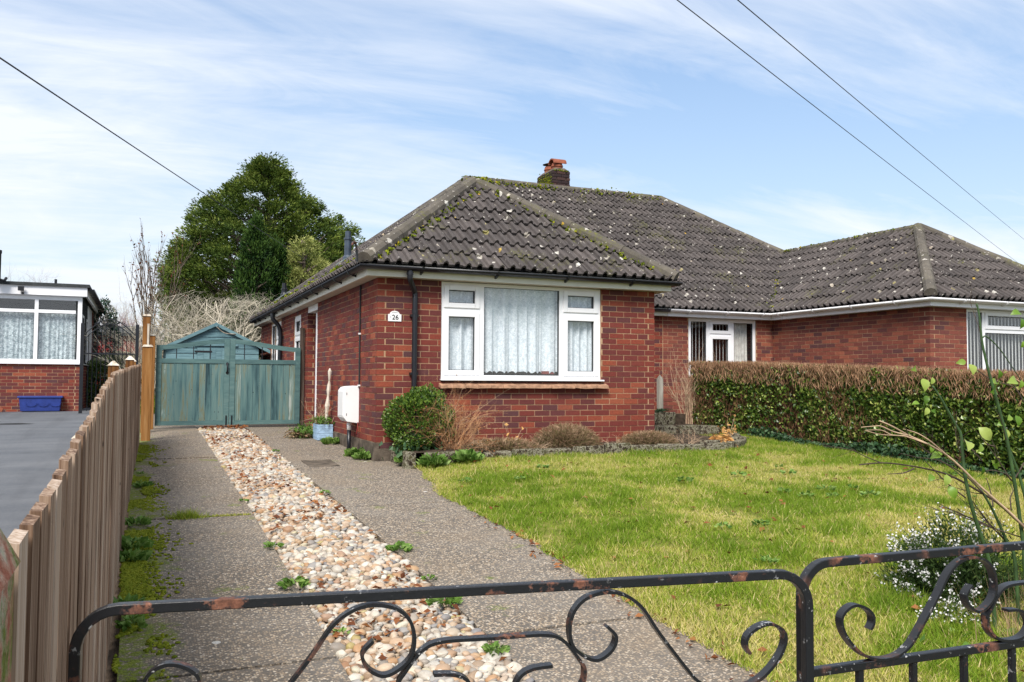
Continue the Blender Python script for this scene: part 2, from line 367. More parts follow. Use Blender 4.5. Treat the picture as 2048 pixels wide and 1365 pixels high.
m_leaf('pale_leaf', [(0, (0.06, 0.085, 0.02)), (0.4, (0.18, 0.21, 0.05)), (0.75, (0.34, 0.36, 0.11)), (1, (0.50, 0.50, 0.20))], 0.55, 0.2)
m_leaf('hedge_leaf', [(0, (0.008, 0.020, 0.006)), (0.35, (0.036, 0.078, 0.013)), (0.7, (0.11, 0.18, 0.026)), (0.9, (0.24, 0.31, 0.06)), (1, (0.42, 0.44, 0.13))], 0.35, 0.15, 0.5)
m_leaf('box_leaf', [(0, (0.010, 0.026, 0.006)), (0.4, (0.045, 0.10, 0.014)), (0.75, (0.13, 0.21, 0.026)), (1, (0.29, 0.34, 0.05))], 0.4, 0.18, 0.4)
m_leaf('ivy_leaf', [(0, (0.010, 0.030, 0.012)), (0.6, (0.030, 0.075, 0.030)), (1, (0.08, 0.14, 0.06))], 0.5, 0.1, 0.25)
m_leaf('dark_evergreen', [(0, (0.010, 0.032, 0.024)), (0.6, (0.026, 0.070, 0.045)), (1, (0.06, 0.12, 0.07))], 0.5, 0.1)
m_leaf('weed_leaf', [(0, (0.06, 0.13, 0.022)), (0.5, (0.15, 0.27, 0.05)), (1, (0.30, 0.42, 0.13))], 0.5, 0.3)
m_leaf('brown_hedge', [(0, (0.12, 0.060, 0.032)), (0.5, (0.27, 0.15, 0.085)), (1, (0.46, 0.29, 0.18))], 0.9, 0.1)
m_leaf('dead_heath', [(0, (0.06, 0.055, 0.02)), (0.3, (0.14, 0.12, 0.05)), (0.6, (0.24, 0.155, 0.09)), (0.8, (0.34, 0.21, 0.14)), (1, (0.46, 0.34, 0.21))], 0.9, 0.1)
m_leaf('dead_leaf', [(0, (0.10, 0.035, 0.018)), (0.5, (0.21, 0.075, 0.030)), (1, (0.36, 0.16, 0.06))], 0.8, 0.2)
m_leaf('dead_fern', [(0, (0.33, 0.13, 0.03)), (0.6, (0.50, 0.24, 0.07)), (1, (0.62, 0.38, 0.15))], 0.8, 0.2)
m_leaf('bright_leaf', [(0, (0.07, 0.17, 0.014)), (0.6, (0.19, 0.32, 0.035)), (1, (0.38, 0.46, 0.11))], 0.4, 0.4, 0.4)
m_leaf('heather_leaf', [(0, (0.010, 0.024, 0.008)), (0.6, (0.035, 0.066, 0.016)), (1, (0.09, 0.13, 0.03))], 0.7, 0.1)
m_leaf('heather_flower', [(0, (0.62, 0.60, 0.58)), (1, (0.88, 0.87, 0.85))], 0.8, 0.2)
m_leaf('moss', [(0, (0.045, 0.062, 0.006)), (0.5, (0.13, 0.165, 0.012)), (0.88, (0.24, 0.26, 0.024)), (1, (0.38, 0.29, 0.02))], 0.95, 0.1, 0.1)
m, nt, b = new_mat('pebble', 0.55, 0.4); p = pos(nt)
r = rnd(nt)
c = ramp(nt, r, [(0, (0.40, 0.37, 0.32)), (0.10, (0.52, 0.47, 0.39)), (0.2, (0.20, 0.175, 0.15)), (0.32, (0.40, 0.25, 0.13)), (0.42, (0.58, 0.55, 0.48)), (0.52, (0.36, 0.20, 0.09)), (0.62, (0.44, 0.42, 0.37)), (0.72, (0.16, 0.16, 0.17)), (0.8, (0.44, 0.36, 0.26)), (0.88, (0.27, 0.13, 0.06)), (0.94, (0.62, 0.59, 0.52)), (1, (0.34, 0.27, 0.10))])
c = mix(nt, mth(nt, 'MULTIPLY', bw(nt, noise(nt, p, 60, 4, 0.7), 0.42, 0.72), 0.4), c, (0.24, 0.17, 0.12)); col(nt, b, c); MT['pebble'] = m

m, nt, b = new_mat('lichen_stone', 0.95, 0.2); p = pos(nt)
col(nt, b, ramp(nt, noise(nt, p, 15, 6, 0.72), [(0.36, (0.020, 0.015, 0.010)), (0.47, (0.065, 0.050, 0.034)), (0.52, (0.30, 0.28, 0.21)), (0.57, (0.055, 0.055, 0.022)), (0.67, (0.11, 0.085, 0.055)), (0.74, (0.46, 0.44, 0.36))])); bump(nt, b, noise(nt, p, 40, 5), 0.8, 0.02); MT['lichen_stone'] = m
m, nt, b = new_mat('mossy_brick', 0.95, 0.2); p = pos(nt)
c = ramp(nt, noise(nt, p, 16, 6, 0.7), [(0.35, (0.30, 0.10, 0.06)), (0.5, (0.42, 0.24, 0.17)), (0.6, (0.5, 0.46, 0.38))])
sx = N(nt, 'ShaderNodeSeparateXYZ'); nt.links.new(p, sx.inputs[0])
c = mix(nt, bw(nt, noise(nt, p, 8, 5, 0.7), 0.45, 0.58), c, (0.14, 0.17, 0.03)); col(nt, b, c); bump(nt, b, noise(nt, p, 50, 5), 0.9, 0.02); MT['mossy_brick'] = m

# ------------------------------------------------------------ mesh helpers
def np3(v): return np.array(v, float)
def loc_of(parent):
    l = np.zeros(3)
    while parent is not None:
        l = l + np.array(parent.location); parent = parent.parent
    return l
def mesh_np(name, V, F, A=None, smooth=False):
    """V (n,3); F (m,k) int with one k; A per-vertex random attribute"""
    me = bpy.data.meshes.new(name)
    V = np.asarray(V, np.float32); F = np.asarray(F, np.int32)
    m_, k = F.shape
    me.vertices.add(len(V)); me.vertices.foreach_set('co', V.ravel())
    me.loops.add(m_ * k); me.loops.foreach_set('vertex_index', F.ravel())
    me.polygons.add(m_); me.polygons.foreach_set('loop_start', np.arange(0, m_ * k, k, dtype=np.int32))
    me.polygons.foreach_set('loop_total', np.full(m_, k, np.int32))
    me.update(calc_edges=True)
    me.polygons.foreach_set('use_smooth', np.full(m_, bool(smooth)))
    if A is not None:
        at = me.attributes.new('rnd', 'FLOAT', 'POINT'); at.data.foreach_set('value', np.asarray(A, np.float32))
    return me
def link(name, me, mat, parent=None, loc=None, kind=None):
    o = bpy.data.objects.new(name, me); COL.objects.link(o)
    if mat is not None and len(me.materials) == 0: me.materials.append(MT[mat])
    if parent is not None: o.parent = parent
    if loc is not None: o.location = loc
    if kind: o['kind'] = kind
    return o
def put_np(name, V, F, A, mat, parent=None, loc=None, kind=None, smooth=False):
    base = loc_of(parent) if parent is not None else (np3(loc) if loc is not None else np.zeros(3))
    me = mesh_np(name, np.asarray(V) - base, F, A, smooth)
    return link(name, me, mat, parent, None if parent is not None else base, kind)
def tag(o, label=None, cat=None, group=None, kind=None):
    if label: o['label'] = label
    if cat: o['category'] = cat
    if group: o['group'] = group
    if kind: o['kind'] = kind
    return o
def thing(name, label, cat, loc=(0, 0, 0), group=None):
    o = bpy.data.objects.new(name, None); COL.objects.link(o)
    o.empty_display_size = 0.1; o.location = loc
    return tag(o, label, cat, group)

class MB:
    def __init__(s): s.v = []; s.f = []
    def quad8(s, P, skip=()):
        i = len(s.v); s.v += [tuple(p) for p in P]
        for k, q in enumerate(((0, 3, 2, 1), (4, 5, 6, 7), (0, 1, 5, 4), (1, 2, 6, 5), (2, 3, 7, 6), (3, 0, 4, 7))):
            if k not in skip: s.f.append(tuple(i + a for a in q))
        return s
    def box(s, x0, x1, y0, y1, z0, z1):
        return s.quad8([(x0, y0, z0), (x1, y0, z0), (x1, y1, z0), (x0, y1, z0), (x0, y0, z1), (x1, y0, z1), (x1, y1, z1), (x0, y1, z1)])
    def fbox(s, fr, u0, u1, d0, d1, z0, z1):
        return s.quad8([fr(u0, d0, z0), fr(u1, d0, z0), fr(u1, d1, z0), fr(u0, d1, z0), fr(u0, d0, z1), fr(u1, d0, z1), fr(u1, d1, z1), fr(u0, d1, z1)])
    def poly(s, P):
        i = len(s.v); s.v += [tuple(p) for p in P]; s.f.append(tuple(range(i, i + len(P)))); return s
    def prism(s, P, off):
        """polygon P extruded by vector off"""
        i = len(s.v); n = len(P); off = np3(off)
        s.v += [tuple(p) for p in P] + [tuple(np3(p) + off) for p in P]
        s.f.append(tuple(range(i + n - 1, i - 1, -1))); s.f.append(tuple(range(i + n, i + 2 * n)))
        for k in range(n): s.f.append((i + k, i + (k + 1) % n, i + n + (k + 1) % n, i + n + k))
        return s
    def tube(s, path, r, n=8, cap=True, squash=None):
        path = [np3(p) for p in path]; m_ = len(path)
        rr = r if isinstance(r, (list, tuple, np.ndarray)) else [r] * m_
        i0 = len(s.v); prev = None
        for k, p in enumerate(path):
            t = path[min(k + 1, m_ - 1)] - path[max(k - 1, 0)]; t = t / (np.linalg.norm(t) + 1e-9)
            if prev is None:
                a = np3((0, 0, 1)) if abs(t[2]) < 0.9 else np3((1, 0, 0))
                u = np.cross(a, t)
            else: u = prev - t * (prev @ t)
            u = u / (np.linalg.norm(u) + 1e-9); w = np.cross(t, u); prev = u
            for j in range(n):
                an = 2 * math.pi * j / n
                s.v.append(tuple(p + rr[k] * (math.cos(an) * u + math.sin(an) * w)))
        for k in range(m_ - 1):
            for j in range(n):
                a = i0 + k * n + j; b_ = i0 + k * n + (j + 1) % n
                s.f.append((a, b_, b_ + n, a + n))
        if cap:
            s.f.append(tuple(i0 + j for j in range(n - 1, -1, -1))); s.f.append(tuple(i0 + (m_ - 1) * n + j for j in range(n)))
        return s
    def strap(s, path, t, w, nrm):
        """flat bar: t thick in the plane, w wide across it (along nrm)"""
        path = [np3(p) for p in path]; m_ = len(path); nrm = np3(nrm); i0 = len(s.v)
        for k, p in enumerate(path):
            T = path[min(k + 1, m_ - 1)] - path[max(k - 1, 0)]; T /= np.linalg.norm(T) + 1e-9
            S = np.cross(nrm, T)
            for a, b_ in ((-1, -1), (1, -1), (1, 1), (-1, 1)): s.v.append(tuple(p + S * a * t / 2 + nrm * b_ * w / 2))
        for k in range(m_ - 1):
            for j in range(4):
                a = i0 + k * 4 + j; b_ = i0 + k * 4 + (j + 1) % 4
                s.f.append((a, b_, b_ + 4, a + 4))
        s.f.append((i0 + 3, i0 + 2, i0 + 1, i0)); e = i0 + 4 * (m_ - 1); s.f.append((e, e + 1, e + 2, e + 3))
        return s
    def build(s, name, mat, parent=None, loc=None, smooth=False, kind=None, bevel=0.0):
        base = loc_of(parent) if parent is not None else (np3(loc) if loc is not None else np.zeros(3))
        me = bpy.data.meshes.new(name)
        me.from_pydata([tuple(np3(p) - base) for p in s.v], [], s.f); me.update()
        if smooth:
            me.polygons.foreach_set('use_smooth', np.ones(len(me.polygons), bool))
        o = link(name, me, mat, parent, None if parent is not None else base, kind)
        if bevel:
            bv = o.modifiers.new('bevel', 'BEVEL'); bv.width = bevel; bv.segments = 2; bv.limit_method = 'ANGLE'
        return o
def frame(O, U, Nn):
    O, U, Nn = np3(O), np3(U), np3(Nn)
    f = lambda u, d, z: O + U * u + Nn * d + np3((0, 0, z))
    f.O, f.U, f.N = O, U, Nn
    return f
def spline(P, n=6):
    P = [np3(p) for p in P]; out = []
    for i in range(len(P) - 1):
        a, b_, c_, d_ = P[max(i - 1, 0)], P[i], P[i + 1], P[min(i + 2, len(P) - 1)]
        for k in range(n):
            t = k / n
            out.append(0.5 * ((2 * b_) + (-a + c_) * t + (2 * a - 5 * b_ + 4 * c_ - d_) * t * t + (-a + 3 * b_ - 3 * c_ + d_) * t ** 3))
    out.append(P[-1]); return out
def unit(a): return a / (np.linalg.norm(a, axis=-1, keepdims=True) + 1e-9)
def rdir(n): return unit(rng.normal(size=(n, 3)))
def vnoise(x, y, seed=0):
    x = np.asarray(x, float); y = np.asarray(y, float)
    xi, yi = np.floor(x).astype(int), np.floor(y).astype(int); xf, yf = x - xi, y - yi
    h = lambda a, b_: np.modf(np.abs(np.sin(a * 127.1 + b_ * 311.7 + seed * 74.7) * 43758.5453))[0]
    u, v = xf * xf * (3 - 2 * xf), yf * yf * (3 - 2 * yf)
    return (h(xi, yi) * (1 - u) + h(xi + 1, yi) * u) * (1 - v) + (h(xi, yi + 1) * (1 - u) + h(xi + 1, yi + 1) * u) * v
def fbm(x, y, seed=0, o=4):
    s = 0; a = 0.5
    for k in range(o): s = s + a * vnoise(np.asarray(x) * 2 ** k, np.asarray(y) * 2 ** k, seed + k); a *= 0.5
    return s / (1 - 0.5 ** o)
def leaves(C, D, size, wr=0.35, A=None, fold=0.15, side=None):
    """rhombic leaves: centres C, axes D, lengths size"""
    n = len(C); C = np.asarray(C); D = unit(np.asarray(D)); size = np.broadcast_to(np.asarray(size, float), (n,))[:, None]
    q = rdir(n) if side is None else side
    S = unit(np.cross(D, q)); Nn = np.cross(S, D)
    V = np.empty((n, 4, 3))
    V[:, 0] = C - D * size / 2; V[:, 1] = C + S * size * wr + Nn * size * fold; V[:, 2] = C + D * size / 2; V[:, 3] = C - S * size * wr + Nn * size * fold
    F = np.arange(n * 4).reshape(n, 4)
    A = rng.random(n) if A is None else A
    return V.reshape(-1, 3), F, np.repeat(A, 4)
def blades(C, D, size, w, A):
    n = len(C); S = unit(np.cross(D, rdir(n))) * np.broadcast_to(np.asarray(w, float), (n,))[:, None]
    V = np.empty((n, 3, 3)); V[:, 0] = C - S; V[:, 1] = C + S; V[:, 2] = C + D * np.asarray(size)[:, None]
    return V.reshape(-1, 3), np.arange(n * 3).reshape(n, 3), np.repeat(A, 3)
def segs(S, n=3):
    """S rows: p0(3) p1(3) r0 r1 -> open prisms"""
    S = np.asarray(S, float); m_ = len(S); P0, P1, R0, R1 = S[:, :3], S[:, 3:6], S[:, 6], S[:, 7]
    T = unit(P1 - P0); a = np.where(np.abs(T[:, 2:3]) < 0.9, np3((0, 0, 1)), np3((1, 0, 0)))
    U = unit(np.cross(a, T)); Wv = np.cross(T, U)
    V = np.empty((m_, 2, n, 3))
    for j in range(n):
        an = 2 * math.pi * j / n; d = math.cos(an) * U + math.sin(an) * Wv
        V[:, 0, j] = P0 + d * R0[:, None]; V[:, 1, j] = P1 + d * R1[:, None]
    F = np.empty((m_, n, 4), int); b_ = np.arange(m_) * 2 * n
    for j in range(n):
        F[:, j] = np.stack([b_ + j, b_ + (j + 1) % n, b_ + n + (j + 1) % n, b_ + n + j], 1)
    return V.reshape(-1, 3), F.reshape(-1, 4)
def grow(start, d, length, r, depth, out, kids=4, bend=0.35, up_=0.15, ratio=0.66, spread=0.8, nseg=4, tip=0.35, first=0.25, tips=None):
    p = np3(start); d = unit(np3(d)); pts = [p]; st = length / nseg
    for k in range(nseg):
        d = unit(d + rng.normal(size=3) * bend * 0.5 + np3((0, 0, up_)))
        q = p + d * st; t0 = k / nseg; t1 = (k + 1) / nseg
        out.append((*p, *q, r * (1 - t0 * (1 - tip)), r * (1 - t1 * (1 - tip)))); p = q; pts.append(p)
    if tips is not None and depth <= 1: tips.append((p, d))
    if depth <= 0: return
    for k in range(kids):
        t = first + (1 - first) * (k + rng.random()) / kids; i = min(int(t * nseg), nseg - 1); f = t * nseg - i
        b_ = pts[i] * (1 - f) + pts[i + 1] * f; ax = unit(pts[i + 1] - pts[i])
        nd = unit(ax + rdir(1)[0] * spread)
        grow(b_, nd, length * ratio * (0.75 + 0.5 * rng.random()), r * 0.55 * (1 - 0.4 * t), depth - 1, out, kids, bend, up_, ratio, spread, max(2, nseg - 1), tip, 0.15, tips)
ICO = None
def ico():
    t = (1 + 5 ** 0.5) / 2
    V = unit(np.array([(-1, t, 0), (1, t, 0), (-1, -t, 0), (1, -t, 0), (0, -1, t), (0, 1, t), (0, -1, -t), (0, 1, -t), (t, 0, -1), (t, 0, 1), (-t, 0, -1), (-t, 0, 1)], float))
    F = np.array([(0, 11, 5), (0, 5, 1), (0, 1, 7), (0, 7, 10), (0, 10, 11), (1, 5, 9), (5, 11, 4), (11, 10, 2), (10, 7, 6), (7, 1, 8), (3, 9, 4), (3, 4, 2), (3, 2, 6), (3, 6, 8), (3, 8, 9), (4, 9, 5), (2, 4, 11), (6, 2, 10), (8, 6, 7), (9, 8, 1)])
    return V, F
def blobs(C, S, A, rough=0.25):
    V0, F0 = ico(); n = len(C)
    V = V0[None] * np.asarray(S)[:, None, :] * (1 + rough * rng.normal(size=(n, 12, 1))) + np.asarray(C)[:, None, :]
    F = F0[None] + (np.arange(n) * 12)[:, None, None]
    return V.reshape(-1, 3), F.reshape(-1, 3), np.repeat(A, 12)
def cat_np(*parts):
    V = np.concatenate([p_[0] for p_ in parts]); A = np.concatenate([p_[2] for p_ in parts]); F = []; o = 0
    for p_ in parts: F.append(p_[1] + o); o += len(p_[0])
    return V, np.concatenate(F), A
def show(c, n, area):
    """how large a piece shows from the viewpoint (for choosing which stay single pieces)"""
    d = np3(c) - CAM_LOC; L = np.linalg.norm(d)
    return area * max(0.0, -(d @ np3(n)) / L) / (L * L)

# ------------------------------------------------------------ ground shape
GP = [(-400, -.66), (-12, -.64), (-9, -.60), (-7, -.53), (-6.3, -.48), (-5.1, -.39), (-2.7, -.28), (0, -.17), (4.5, 0.), (400, 0.)]
def G(y): return np.interp(y, [a for a, _ in GP], [b_ for _, b_ in GP])
def LAWN(x, y):
    t = np.clip(np.asarray(x) / 1.4, 0, 1); t = t * t * (3 - 2 * t)
    return G(y) + 0.036 + 0.105 * t + 0.025 * (fbm(np.asarray(x) * 0.9, np.asarray(y) * 0.9, 3) - 0.5)
def sheet(name, xs, ys, zf, mat, kind='structure', parent=None):
    X, Y = np.meshgrid(xs, ys); Z = zf(X, Y); V = np.stack([X, Y, Z], -1).reshape(-1, 3); nx = len(xs)
    i = np.arange(len(V)).reshape(len(ys), nx); F = np.stack([i[:-1, :-1], i[:-1, 1:], i[1:, 1:], i[1:, :-1]], -1).reshape(-1, 4)
    o = put_np(name, V, F, None, mat, parent, None, kind, True); return o
ysg = np.unique(np.concatenate([np.array([-400, -150, -60, -25]), np.linspace(-13, 6, 60), np.array([10, 20, 40, 80, 160, 400])]))
sheet('ground', np.array([-400, -150, -60, -20, -8, -4, -2, 0, 4, 8, 15, 30, 80, 200, 400.]), ysg, lambda x, y: G(y) - 0.05, 'earth')

# ------------------------------------------------------------ the pair of bungalows
W, RY, XB, EV, ZE, TP, KM = 3.979, 3.879, 9.282, 0.174, 2.247, 0.7354, 4.245
X2 = XB + W
XM = X2 / 2            # the party line
YB = 11.2              # back wall
WT = 2.092             # wall top under the soffit
H2 = W / 2 + EV
PHI = math.atan(TP)

house = thing('brick_bungalow', 'red brick bungalow numbered 26 with black gutters and a big net-curtained window', 'house', (0, 0, 0))
house2 = thing('brick_bungalow', 'red brick bungalow with white gutters behind the clipped hedge', 'house', (XB, 0, 0))

BRICK_ME = mesh_np('brick', np.array([(sx * .5, sy * .5, sz * .5) for sz in (-1, 1) for sy in (-1, 1) for sx in (-1, 1)]),
                   [(0, 2, 3, 1), (4, 5, 7, 6), (0, 1, 5, 4), (1, 3, 7, 5), (3, 2, 6, 7), (2, 0, 4, 6)])
def unit_box_mesh(name, mat):
    me = BRICK_ME.copy(); me.name = name; me.materials.clear(); me.materials.append(MT[mat]); return me
def boxes_np(B):
    """B: list of (centre, U, half sizes(3)) boxes turned about z"""
    C = np.array([b_[0] for b_ in B]); U = np.array([b_[1] for b_ in B]); Hh = np.array([b_[2] for b_ in B])
    Nn = np.stack([-U[:, 1], U[:, 0], np.zeros(len(U))], 1); Z = np.array([0, 0, 1.0])
    V = np.empty((len(B), 8, 3)); k = 0
    for sz in (-1, 1):
        for sy in (-1, 1):
            for sx in (-1, 1):
                V[:, k] = C + U * (sx * Hh[:, 0:1]) + Nn * (sy * Hh[:, 1:2]) + Z * (sz * Hh[:, 2:3]); k += 1
    f = np.array([(0, 2, 3, 1), (4, 5, 7, 6), (0, 1, 5, 4), (1, 3, 7, 5), (3, 2, 6, 7), (2, 0, 4, 6)])
    F = (f[None] + (np.arange(len(B)) * 8)[:, None, None]).reshape(-1, 4)
    return V.reshape(-1, 3), F, np.repeat(rng.random(len(B)), 8)
def bricks_of(fr, u0, u1, z0, rows, opens=(), par=0, cs=True, ce=True, vis=lambda c: True):
    out = []
    for r_ in range(rows):
        z = z0 + 0.075 * r_; full = (r_ % 2 == par)
        a = u0 if full else (u0 + 0.1125 if cs else u0 - 0.1125)
        e = u1 if (full or not ce) else u1 - 0.1125
        while a < e - 0.02:
            b0, b1 = max(a, u0), min(a + 0.2145, e); ivs = [(b0, b1)]
            for (o0, o1, q0, q1) in opens:
                if q0 - 0.01 < z + 0.0325 < q1 + 0.01:
                    nx = []
                    for (s0, s1) in ivs:
                        if o1 <= s0 or o0 >= s1: nx.append((s0, s1))
                        else:
                            if o0 - s0 > 0.03: nx.append((s0, o0 - 0.004))
                            if s1 - o1 > 0.03: nx.append((o1 + 0.004, s1))
                    ivs = nx
            for (s0, s1) in ivs:
                if s1 - s0 < 0.025: continue
                j = rng.normal() * 0.0012
                c = fr((s0 + s1) / 2, -0.045 + j, z + 0.0325)
                out.append((c, fr.U, ((s1 - s0) / 2, 0.045, 0.0323 + rng.normal() * 0.0007), show(c, fr.N, (s1 - s0) * 0.065) if vis(c) else -1))
            a += 0.225
    return out
def core(mb, fr, u0, u1, z0, z1, opens=(), d0=-0.11, d1=-0.0045):
    us = sorted({u0, u1, *[min(max(v, u0), u1) for o in opens for v in o[:2]]}); zs = sorted({z0, z1, *[min(max(v, z0), z1) for o in opens for v in o[2:]]})
    for a, b_ in zip(us[:-1], us[1:]):
        for c_, d_ in zip(zs[:-1], zs[1:]):
            m1, m2 = (a + b_) / 2, (c_ + d_) / 2
            if any(o[0] < m1 < o[1] and o[2] < m2 < o[3] for o in opens): continue
            mb.fbox(fr, a, b_, d0, d1, c_, d_)
def lay_bricks(parent, B, mat, limit=300):
    B = sorted(B, key=lambda b_: -b_[3]); me = unit_box_mesh('brick', mat); base = loc_of(parent)
    for c, U, hs, s in B[:limit]:
        o = bpy.data.objects.new('brick', me); COL.objects.link(o); o.parent = parent
        o.location = c - base; o.scale = (hs[0] * 2, hs[1] * 2, hs[2] * 2); o.rotation_euler = (0, 0, math.atan2(U[1], U[0]))
    if len(B) > limit:
        V, F, A = boxes_np(B[limit:]); put_np('brickwork', V, F, A, mat, parent, None, 'stuff')

# --- windows
def window(parent, fr, u0, u1, z0, z1, cells, fmat='upvc', d=-0.02, cur=None, outer=0.045, room=1.6, label=None, sill=True, depth=0.06):
    """cells: list of (u0,u1,z0,z1,opening sash?) in wall coordinates"""
    # frame
    mb = MB()
    mb.fbox(fr, u0, u0 + outer, d - depth, d, z0, z1); mb.fbox(fr, u1 - outer, u1, d - depth, d, z0, z1)
    mb.fbox(fr, u0 + outer, u1 - outer, d - depth, d, z1 - outer, z1); mb.fbox(fr, u0 + outer, u1 - outer, d - depth, d, z0, z0 + outer)
    o = mb.build('window', fmat, parent, bevel=0.004)
    if label: o['label'] = label
    us = sorted({c[0] for c in cells} | {c[1] for c in cells}); ucuts = []
    mb = MB(); done = set()
    for c in cells:
        for e in (c[0], c[1]):
            k = round(e, 3)
            if u0 + outer + 0.01 < e < u1 - outer - 0.01 and k not in done:
                done.add(k)
    # mullions: fill the space between cells
    gu = sorted({round(c[1], 3) for c in cells if c[1] < u1 - outer - 0.005}); gs = sorted({round(c[0], 3) for c in cells if c[0] > u0 + outer + 0.005})
    for a, b_ in zip(gu, gs): MB().fbox(fr, a, b_, d - depth, d - 0.001, z0 + outer, z1 - outer).build('mullion', fmat, o, bevel=0.003)
    for c in cells:
        for c2 in cells:
            if abs(c[0] - c2[0]) < 0.01 and c2[2] > c[3] - 1e-6 and c2[2] - c[3] < 0.12:
                MB().fbox(fr, c[0], c[1], d - depth, d - 0.002, c[3], c2[2]).build('transom', fmat, o, bevel=0.003)
    for c in cells:
        a, b_, q0, q1, sash = c
        if sash:
            sw = 0.058; mb = MB(); p0, p1 = d - 0.045, d + 0.014
            mb.fbox(fr, a - .006, a + sw, p0, p1, q0 - .006, q1 + .006); mb.fbox(fr, b_ - sw, b_ + .006, p0, p1, q0 - .006, q1 + .006)
            mb.fbox(fr, a + sw, b_ - sw, p0, p1, q1 - sw, q1 + .006); mb.fbox(fr, a + sw, b_ - sw, p0, p1, q0 - .006, q0 + sw)
            mb.build('sash', fmat, o, bevel=0.006)
            g = (a + sw, b_ - sw, q0 + sw, q1 - sw)
        else: g = (a, b_, q0, q1)
        mb = MB(); t = 0.008
        mb.fbox(fr, g[0], g[0] + t, d - .044, d - .012, g[2], g[3]); mb.fbox(fr, g[1] - t, g[1], d - .044, d - .012, g[2], g[3])
        mb.fbox(fr, g[0] + t, g[1] - t, d - .044, d - .012, g[3] - t, g[3]); mb.fbox(fr, g[0] + t, g[1] - t, d - .044, d - .012, g[2], g[2] + t)
        mb.build('seal', 'seal', o)
        MB().fbox(fr, g[0] + t, g[1] - t, d - .034, d - .030, g[2] + t, g[3] - t).build('pane', 'glass', o)
    # the room behind
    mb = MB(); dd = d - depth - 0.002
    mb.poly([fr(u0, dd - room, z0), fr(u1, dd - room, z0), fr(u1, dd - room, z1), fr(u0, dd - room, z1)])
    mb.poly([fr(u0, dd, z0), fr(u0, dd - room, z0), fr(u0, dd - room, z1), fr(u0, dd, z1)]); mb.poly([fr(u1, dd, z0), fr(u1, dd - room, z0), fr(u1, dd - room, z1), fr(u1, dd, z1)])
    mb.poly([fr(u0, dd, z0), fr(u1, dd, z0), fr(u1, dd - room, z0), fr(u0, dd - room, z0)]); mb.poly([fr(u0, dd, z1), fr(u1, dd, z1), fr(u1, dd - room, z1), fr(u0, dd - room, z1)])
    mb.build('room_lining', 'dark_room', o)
    return o
def curtain(parent, fr, u0, u1, z0, z1, d, mat='net_curtain', wave=0.02, pitch=0.07, hem=0.012, name='curtain'):
    nu = int((u1 - u0) / 0.012) + 2; us = np.linspace(u0, u1, nu); zs = np.linspace(z0, z1, 7)
    ph = np.cumsum(rng.normal(size=nu) * 0.34 + (us[1] - us[0]) * 2 * math.pi / pitch * (.55 + .9 * vnoise(us * 4.3, us * 0 + pitch * 31, 3)))
    V = []; 
    for j, z in enumerate(zs):
        amp = wave * (0.55 + 0.45 * (1 - j / 6)) * (.45 + 1.0 * vnoise(us * 6.1, us * 0 + pitch * 17, 8)); zl = z + (hem * np.abs(np.sin(us * 38)) if j == 0 else 0 * us)
        dd = d + amp * np.sin(ph) + 0.3 * amp * np.sin(ph * 2.3 + 1)
        V.append(fr.O[None] + fr.U[None] * us[:, None] + fr.N[None] * dd[:, None] + np.array([0, 0, 1.0])[None] * np.broadcast_to(zl, us.shape)[:, None])
    V = np.concatenate(V); i = np.arange(7 * nu).reshape(7, nu); F = np.stack([i[:-1, :-1], i[:-1, 1:], i[1:, 1:], i[1:, :-1]], -1).reshape(-1, 4)
    return put_np(name, V, F, None, mat, parent, None, None, True)
def blinds(parent, fr, u0, u1, z0, z1, d, pitch=0.075, w=0.03, ang=0.6):
    u = u0 + pitch / 2
    while u < u1:
        a, b_ = w * math.cos(ang), w * math.sin(ang)
        MB().prism([fr(u - a, d - b_, z0), fr(u + a, d + b_, z0), fr(u + a, d + b_, z1), fr(u - a, d - b_, z1)], fr.N * 0.003).build('blind_slat', 'blind', parent); u += pitch

# --- frames of reference for the walls
F_front = frame((0, 0, 0), (1, 0, 0), (0, -1, 0)); F_left = frame((0, 0, 0), (0, 1, 0), (-1, 0, 0))
F_bayr = frame((W, 0, 0), (0, 1, 0), (1, 0, 0)); F_rec = frame((0, RY, 0), (1, 0, 0), (0, -1, 0))
F_b = frame((XB, 0, 0), (0, 1, 0), (-1, 0, 0))
ZB = 0.0               # first course
NR = 28
win_o = (0.828, 3.125, 0.815, WT + .05)
door_o = (3.93, 4.82, -0.2, 1.98)
wn1 = (5.55, 6.30, 0.95, 2.02); wn2 = (7.95, 9.45, 0.95, 2.05)
B = []
B += bricks_of(F_front, 0, W, ZB, NR, [win_o], 0)
B += bricks_of(F_left, 0, 3.93, ZB, NR, [], 1, True, False)
B += bricks_of(F_left, 4.82, YB, ZB, NR, [wn1, wn2], 0, True, False)
F_pier = frame((0, 4.82, 0), (1, 0, 0), (0, -1, 0))
B += bricks_of(F_pier, 0, 1.0, ZB, NR, [], 1, True, False)
B += bricks_of(F_bayr, 0, RY, ZB, NR, [], 1, True, False)
B += bricks_of(F_rec, W, XM - .01, ZB, NR, [], 0, False, False)
mb = MB()
core(mb, F_front, 0.009, W - 0.009, -0.3, WT, [win_o]); core(mb, F_left, 0.013, 3.926, -0.3, WT)
core(mb, F_left, 4.833, YB, -0.3, WT, [wn1, wn2]); core(mb, F_pier, 0.012, 1.0, -0.3, WT); core(mb, F_bayr, 0.015, RY + .002, -0.3, WT); core(mb, F_rec, W + .001, XM, -0.3, WT)
wall = mb.build('wall', 'mortar', house)
mb = MB().fbox(frame((0, YB, 0), (1, 0, 0), (0, 1, 0)), 0.01, XM, -0.1, 0, -0.3, WT); mb.build('wall', 'mortar', house)
